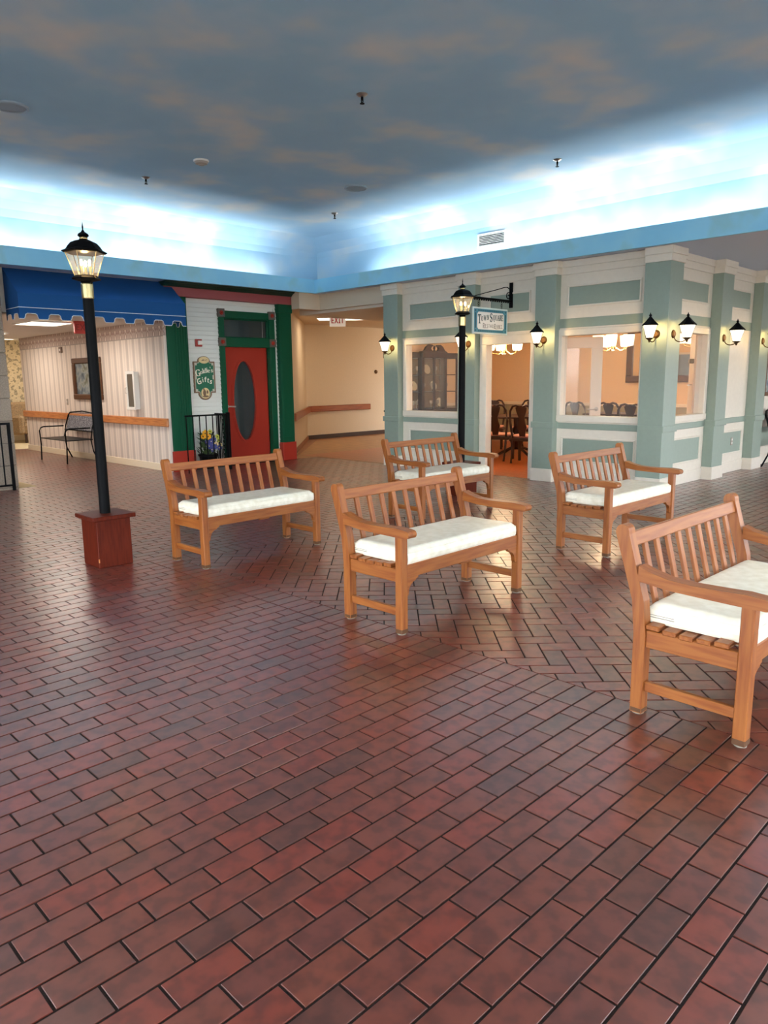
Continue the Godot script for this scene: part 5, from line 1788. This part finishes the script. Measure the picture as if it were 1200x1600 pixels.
# ---------------------------------------------------------------- small things
func build_small_things() -> void:
	# ceiling fittings
	var spk := func(label: String, x: float, z: float, r: float) -> void:
		var t := thing("ceiling_speaker", label, "speaker", Vector3(x, 3.9, z), 0.0, "round ceiling speakers")
		var a := new_st()
		lathe(a, [Vector2(r, 0), Vector2(r, -0.012), Vector2(r * 0.92, -0.02), Vector2(r * 0.86, -0.012)], Vector3.ZERO, 32)
		part("rim", a, M.fascia_grey, t)
		var b := new_st()
		lathe(b, [Vector2(r * 0.86, -0.01), Vector2(r * 0.5, -0.014), Vector2(0, -0.015)], Vector3.ZERO, 32)
		part("grille", b, M.fascia_grey, t)
	spk.call("round ceiling speaker left of the near lamp post, cut by the edge", 2.72, -7.48, 0.15)
	spk.call("round ceiling speaker above the corridor opening", 6.98, -7.49, 0.15)
	var sm := thing("smoke_detector", "white round smoke detector on the painted sky ceiling", "smoke detector", Vector3(4.86, 3.9, -7.78))
	var sa := new_st()
	lathe(sa, [Vector2(0.085, 0), Vector2(0.088, -0.012), Vector2(0.08, -0.02)], Vector3.ZERO, 24)
	part("base", sa, M.plastic, sm)
	var sb := new_st()
	lathe(sb, [Vector2(0.078, -0.018), Vector2(0.068, -0.04), Vector2(0.036, -0.048), Vector2(0.03, -0.056), Vector2(0, -0.058)], Vector3.ZERO, 24)
	part("sensing_chamber", sb, M.grey_plastic, sm)
	var spr := thing("sprinkler", "chrome sprinkler in a dark ring high in the middle of the ceiling", "sprinkler", Vector3(4.85, 3.9, -5.1), 0.0, "ceiling sprinklers")
	var e := new_st()
	lathe(e, [Vector2(0.05, 0), Vector2(0.05, -0.006), Vector2(0.03, -0.02), Vector2(0.012, -0.024)], Vector3.ZERO, 18)
	part("escutcheon", e, M.steel, spr)
	var st := new_st()
	lathe(st, [Vector2(0.011, -0.02), Vector2(0.011, -0.05), Vector2(0.004, -0.052), Vector2(0.004, -0.075)], Vector3.ZERO, 10)
	lathe(st, [Vector2(0.0, -0.074), Vector2(0.02, -0.075), Vector2(0.022, -0.08), Vector2(0, -0.081)], Vector3.ZERO, 14)
	for s in [-1.0, 1.0]:
		tube(st, [Vector3(s * 0.01, -0.04, 0), Vector3(s * 0.014, -0.058, 0), Vector3(s * 0.005, -0.075, 0)], 0.003, 5)
	part("head", st, M.black, spr)
	copy_of(spr, "chrome sprinkler on the ceiling left of the smoke detector", Vector3(4.74, 3.9, -8.86))
	copy_of(spr, "chrome sprinkler on the ceiling near the far corner of the cove", Vector3(7.76, 3.9, -8.8))
	copy_of(spr, "chrome sprinkler on the ceiling above the corner pillar", Vector3(7.85, 3.9, -5.0))
	# vent grille on the cove upright
	var v := thing("vent_grille", "white louvred vent grille on the lit cove above the restaurant", "vent", Vector3(9.1, 3.425, -6.87))
	part("frame", frame_bars(on_x(0.0), -0.25, 0.25, -0.098, 0.098, 0.022, 0.0, 0.014, true, 0.003), M.plastic, v)
	part("backing", one_box(-0.002, 0.0, -0.08, 0.08, -0.23, 0.23), M.black, v)
	for i in 7:
		var l := new_st()
		bx(l, Vector3(-0.007, -0.066 + i * 0.022, 0), Vector3(0.012, 0.004, 0.46), 0.0, Basis(Vector3(0, 0, 1), 0.6))
		part("louvre", l, M.plastic, v)
	# black railing and flowers in front of the gift shop
	var r := thing("iron_railing", "low black iron railing beside the red gift shop door", "railing", Vector3(5.93, 0, -10.34))
	part("top_rail", one_box(0.0, 0.78, 0.885, 0.91, -0.014, 0.014, 0.003), M.black, r)
	part("bottom_rail", one_box(0.0, 0.78, 0.08, 0.1, -0.01, 0.01, 0.003), M.black, r)
	for i in 7:
		var x := 0.02 + i * 0.118
		part("baluster", one_box(x - 0.007, x + 0.007, 0.0 if i == 0 else 0.09, 0.89, -0.007, 0.007, 0.002), M.black, r)
	part("post", one_box(0.755, 0.805, 0.0, 0.93, -0.025, 0.025, 0.004), M.black, r)
	part("return_rail", one_box(0.768, 0.796, 0.885, 0.91, -0.38, -0.02, 0.003), M.black, r)
	part("return_rail", one_box(0.768, 0.796, 0.08, 0.1, -0.38, -0.02, 0.003), M.black, r)
	for i in 8:
		part("baluster", one_box(0.776, 0.79, 0.09, 0.89, -0.06 - i * 0.042, -0.046 - i * 0.042, 0.002), M.black, r)
	flower_pot()
	# chair at the right edge of the frame
	var ch := thing("metal_chair", "black iron scroll-back chair at the right edge", "chair", Vector3(12.68, 0, -3.7), 0.0)
	metal_seat(ch, 0.56, 0.5, M.iron)
	for s in [-1.0, 1.0]:
		var sc := new_st()
		var pts := []
		for i in 20:
			var a := i * 0.36
			var rr := 0.07 - i * 0.0026
			pts.append(Vector3(s * 0.15 + rr * cos(a), 0.72 + rr * sin(a), -0.29))
		tube(sc, pts, 0.006, 6)
		part("scroll", sc, M.black, ch)
	var pf := thing("framed_print", "wooden picture frame on the pale wall at the right edge", "painting", Vector3(13.0, 1.5, -4.135))
	part("frame", frame_bars(Transform3D(), -0.42, 0.42, -0.4, 0.4, 0.06, 0.0, 0.03, true, 0.008), M.gilt_wood, pf)
	part("print", one_box(-0.37, 0.37, -0.35, 0.35, 0.0, 0.008), M.painting, pf)

func flower_pot() -> void:
	var at := Vector3(6.46, 0, -10.58)
	var t := thing("flower_pot", "pot of yellow and blue flowers behind the black railing", "flower pot", at)
	var p := new_st()
	lathe(p, [Vector2(0, 0.02), Vector2(0.11, 0.02), Vector2(0.15, 0.22), Vector2(0.165, 0.23), Vector2(0.165, 0.26), Vector2(0.14, 0.26), Vector2(0.13, 0.22), Vector2(0, 0.22)], Vector3.ZERO, 20)
	part("pot", p, M.black, t)
	var r := RandomNumberGenerator.new()
	r.seed = 31
	var lf := new_st()
	prism(lf, V2([[0, 0], [0.018, 0.03], [0.016, 0.06], [0, 0.1], [-0.016, 0.06], [-0.018, 0.03]]), -0.0012, 0.0012)
	var leaf := lf.commit()
	for i in 150:
		var a := r.randf() * TAU
		var h := r.randf_range(0.24, 0.55)
		var rad := r.randf_range(0.03, 0.14) * (1.0 - (h - 0.24) * 0.8)
		var b := Basis(Vector3(0, 1, 0), a) * Basis(Vector3(1, 0, 0), r.randf_range(0.2, 1.1))
		piece("leaf", leaf, M.leaf if i % 3 else M.leaf_dark, t, Transform3D(b, Vector3(cos(a) * rad, h, sin(a) * rad)))
	for i in 9:
		var a := r.randf() * TAU
		var st := new_st()
		tube(st, [Vector3(0, 0.22, 0), Vector3(cos(a) * 0.06, 0.4, sin(a) * 0.06), Vector3(cos(a) * 0.12, 0.56, sin(a) * 0.12)], 0.004, 5)
		part("stem", st, M.leaf_dark, t)
	var pe := new_st()
	prism(pe, V2([[0, 0], [0.016, 0.012], [0.02, 0.034], [0, 0.05], [-0.02, 0.034], [-0.016, 0.012]]), -0.0015, 0.0015)
	var petal := pe.commit()
	var spots := [[-0.09, 0.6, 0.08, "yellow", 1.25], [-0.06, 0.55, 0.12, "yellow", 1.1], [-0.12, 0.55, 0.06, "yellow", 1.0], [0.12, 0.53, 0.1, "lime", 1.0], [0.06, 0.42, 0.16, "cream", 0.9], [-0.03, 0.47, 0.15, "blue", 1.1], [-0.08, 0.4, 0.16, "blue", 1.2], [0.0, 0.38, 0.18, "blue", 1.2], [0.04, 0.5, 0.12, "blue", 0.9], [-0.1, 0.46, 0.13, "blue", 0.9], [0.02, 0.62, 0.05, "lime", 0.8], [0.16, 0.4, 0.12, "cream", 0.8], [0.1, 0.36, 0.17, "blue", 1.0], [-0.05, 0.34, 0.19, "blue", 0.9], [0.14, 0.48, 0.1, "lime", 0.8]]
	for s in spots:
		var c := Vector3(s[0], s[1], s[2])
		var turn := Basis(Vector3(0, 1, 0), r.randf_range(-0.9, 0.3)) * Basis(Vector3(1, 0, 0), r.randf_range(-0.5, 0.2))
		for k in 6:
			piece("petal", petal, M["flower_" + s[3]], t, Transform3D(turn * Basis(Vector3(0, 0, 1), TAU * k / 6.0) * Basis(Vector3(1, 0, 0), 0.35).scaled(Vector3.ONE * s[4]), c))
		var ctr := new_st()
		ball(ctr, c + turn * Vector3(0, 0, 0.006), Vector3(0.011, 0.011, 0.008), 7, 5)
		part("flower_centre", ctr, M.leaf_dark if s[3] != "blue" else M.flower_cream, t)

func more_materials() -> void:
	M.sign_edge = mat(c8(206, 222, 222), 0.5)
	M.sign_blue = mat(c8(72, 138, 164), 0.5)
	M.sign_dark = mat(c8(28, 82, 104), 0.5)
	M.sign_field = mat(c8(226, 228, 230), 0.5)
	M.sign_ink = mat(c8(30, 72, 88), 0.5)
	M.sign_grey = mat(c8(88, 92, 98), 0.5)
	M.sign_rim = mat(c8(122, 96, 72), 0.5)
	M.sign_pale = mat(c8(196, 192, 176), 0.5)
	M.sign_green = mat(c8(24, 106, 78), 0.5)
	M.sign_gold = mat(c8(222, 198, 146), 0.45)
	M.sign_ivory = mat(c8(238, 234, 216), 0.5)
	M.rosette_block = mat(c8(96, 88, 80), 0.5)
	M.shop_wall = mat(c8(196, 186, 170), 0.8)
	M.canvas = tri_tex(mat(c8(8, 84, 150), 0.85), noise_tex(0.25, [[0.2, c8(228, 228, 228)], [0.8, c8(255, 255, 255)]], 51), Vector3(6, 6, 6))
	M.piping = mat(c8(226, 230, 236), 0.6)
	M.stripes = striped_paper()
	M.frieze = border_paper()
	M.painting = tri_tex(mat(Color.WHITE, 0.5), noise_tex(0.008, [[0.15, c8(70, 84, 96)], [0.4, c8(126, 140, 148)], [0.6, c8(166, 172, 168)], [0.8, c8(120, 128, 110)], [0.95, c8(96, 88, 70)]], 52, 5), Vector3(0.9, 0.9, 0.9))
	M.cab_glass = mat(c8(86, 80, 70), 0.12)
	M.grey_brown = mat(c8(140, 122, 110), 0.5)
	M.exit_red = mat(c8(198, 62, 52), 0.5)
	M.exit_dim = mat(c8(150, 40, 36), 0.5)
	M.exit_white = glow(c8(236, 222, 204), 0.09)
	M.exit_letters = mat(c8(214, 32, 34), 0.5)
	M.flowers = tri_tex(mat(Color.WHITE, 0.8), noise_tex(0.018, [[0.2, c8(196, 174, 138)], [0.5, c8(208, 188, 152)], [0.62, c8(160, 142, 112)], [0.74, c8(128, 118, 96)], [0.9, c8(192, 168, 138)]], 53, 3), Vector3(0.9, 0.9, 0.9))
	M.flower_cloth = tri_tex(mat(Color.WHITE, 0.85), noise_tex(0.022, [[0.2, c8(120, 92, 66)], [0.5, c8(176, 144, 104)], [0.7, c8(98, 84, 62)], [0.9, c8(196, 168, 128)]], 54, 3), Vector3(2.2, 2.2, 2.2))
	M.weave = tri_tex(mat(Color.WHITE, 0.6), noise_tex(0.02, [[0.36, c8(62, 62, 76)], [0.46, c8(82, 82, 98)], [0.52, c8(196, 196, 200)], [0.6, c8(176, 178, 186)], [0.68, c8(70, 72, 88)]], 55, 2), Vector3(2.6, 2.6, 2.6))
	M.rail_wood = tri_tex(mat(c8(158, 84, 40), 0.4), M.oak_x.albedo_texture, Vector3(0.4, 4.5, 4.5))
	M.dark_base = mat(c8(54, 30, 22), 0.5)
	M.door_white = mat(c8(234, 222, 208), 0.45)
	M.pink_pad = mat(c8(206, 150, 132), 0.8)
	M.cabinet_back = mat(c8(104, 76, 50), 0.6)
	M.china = mat(c8(232, 218, 190), 0.25)
	M.fascia_grey = mat(c8(150, 166, 178), 0.6)
	M.leaf = mat(c8(66, 92, 44), 0.6)
	M.leaf_dark = mat(c8(34, 48, 32), 0.6)
	M.flower_yellow = mat(c8(242, 176, 34), 0.6)
	M.flower_lime = mat(c8(206, 208, 84), 0.6)
	M.flower_blue = mat(c8(70, 74, 140), 0.6)
	M.flower_cream = mat(c8(232, 206, 150), 0.6)

func _ready() -> void:
	make_materials()
	more_materials()
	set_camera_and_light()
	build_floor()
	build_ceiling()
	build_restaurant_front()
	build_gift_shop()
	build_left_hall()
	build_corridor()
	build_shell()
	build_dining()
	build_awning()
	build_benches()
	build_lamp_posts()
	build_sconces()
	build_town_sign()
	build_small_things()
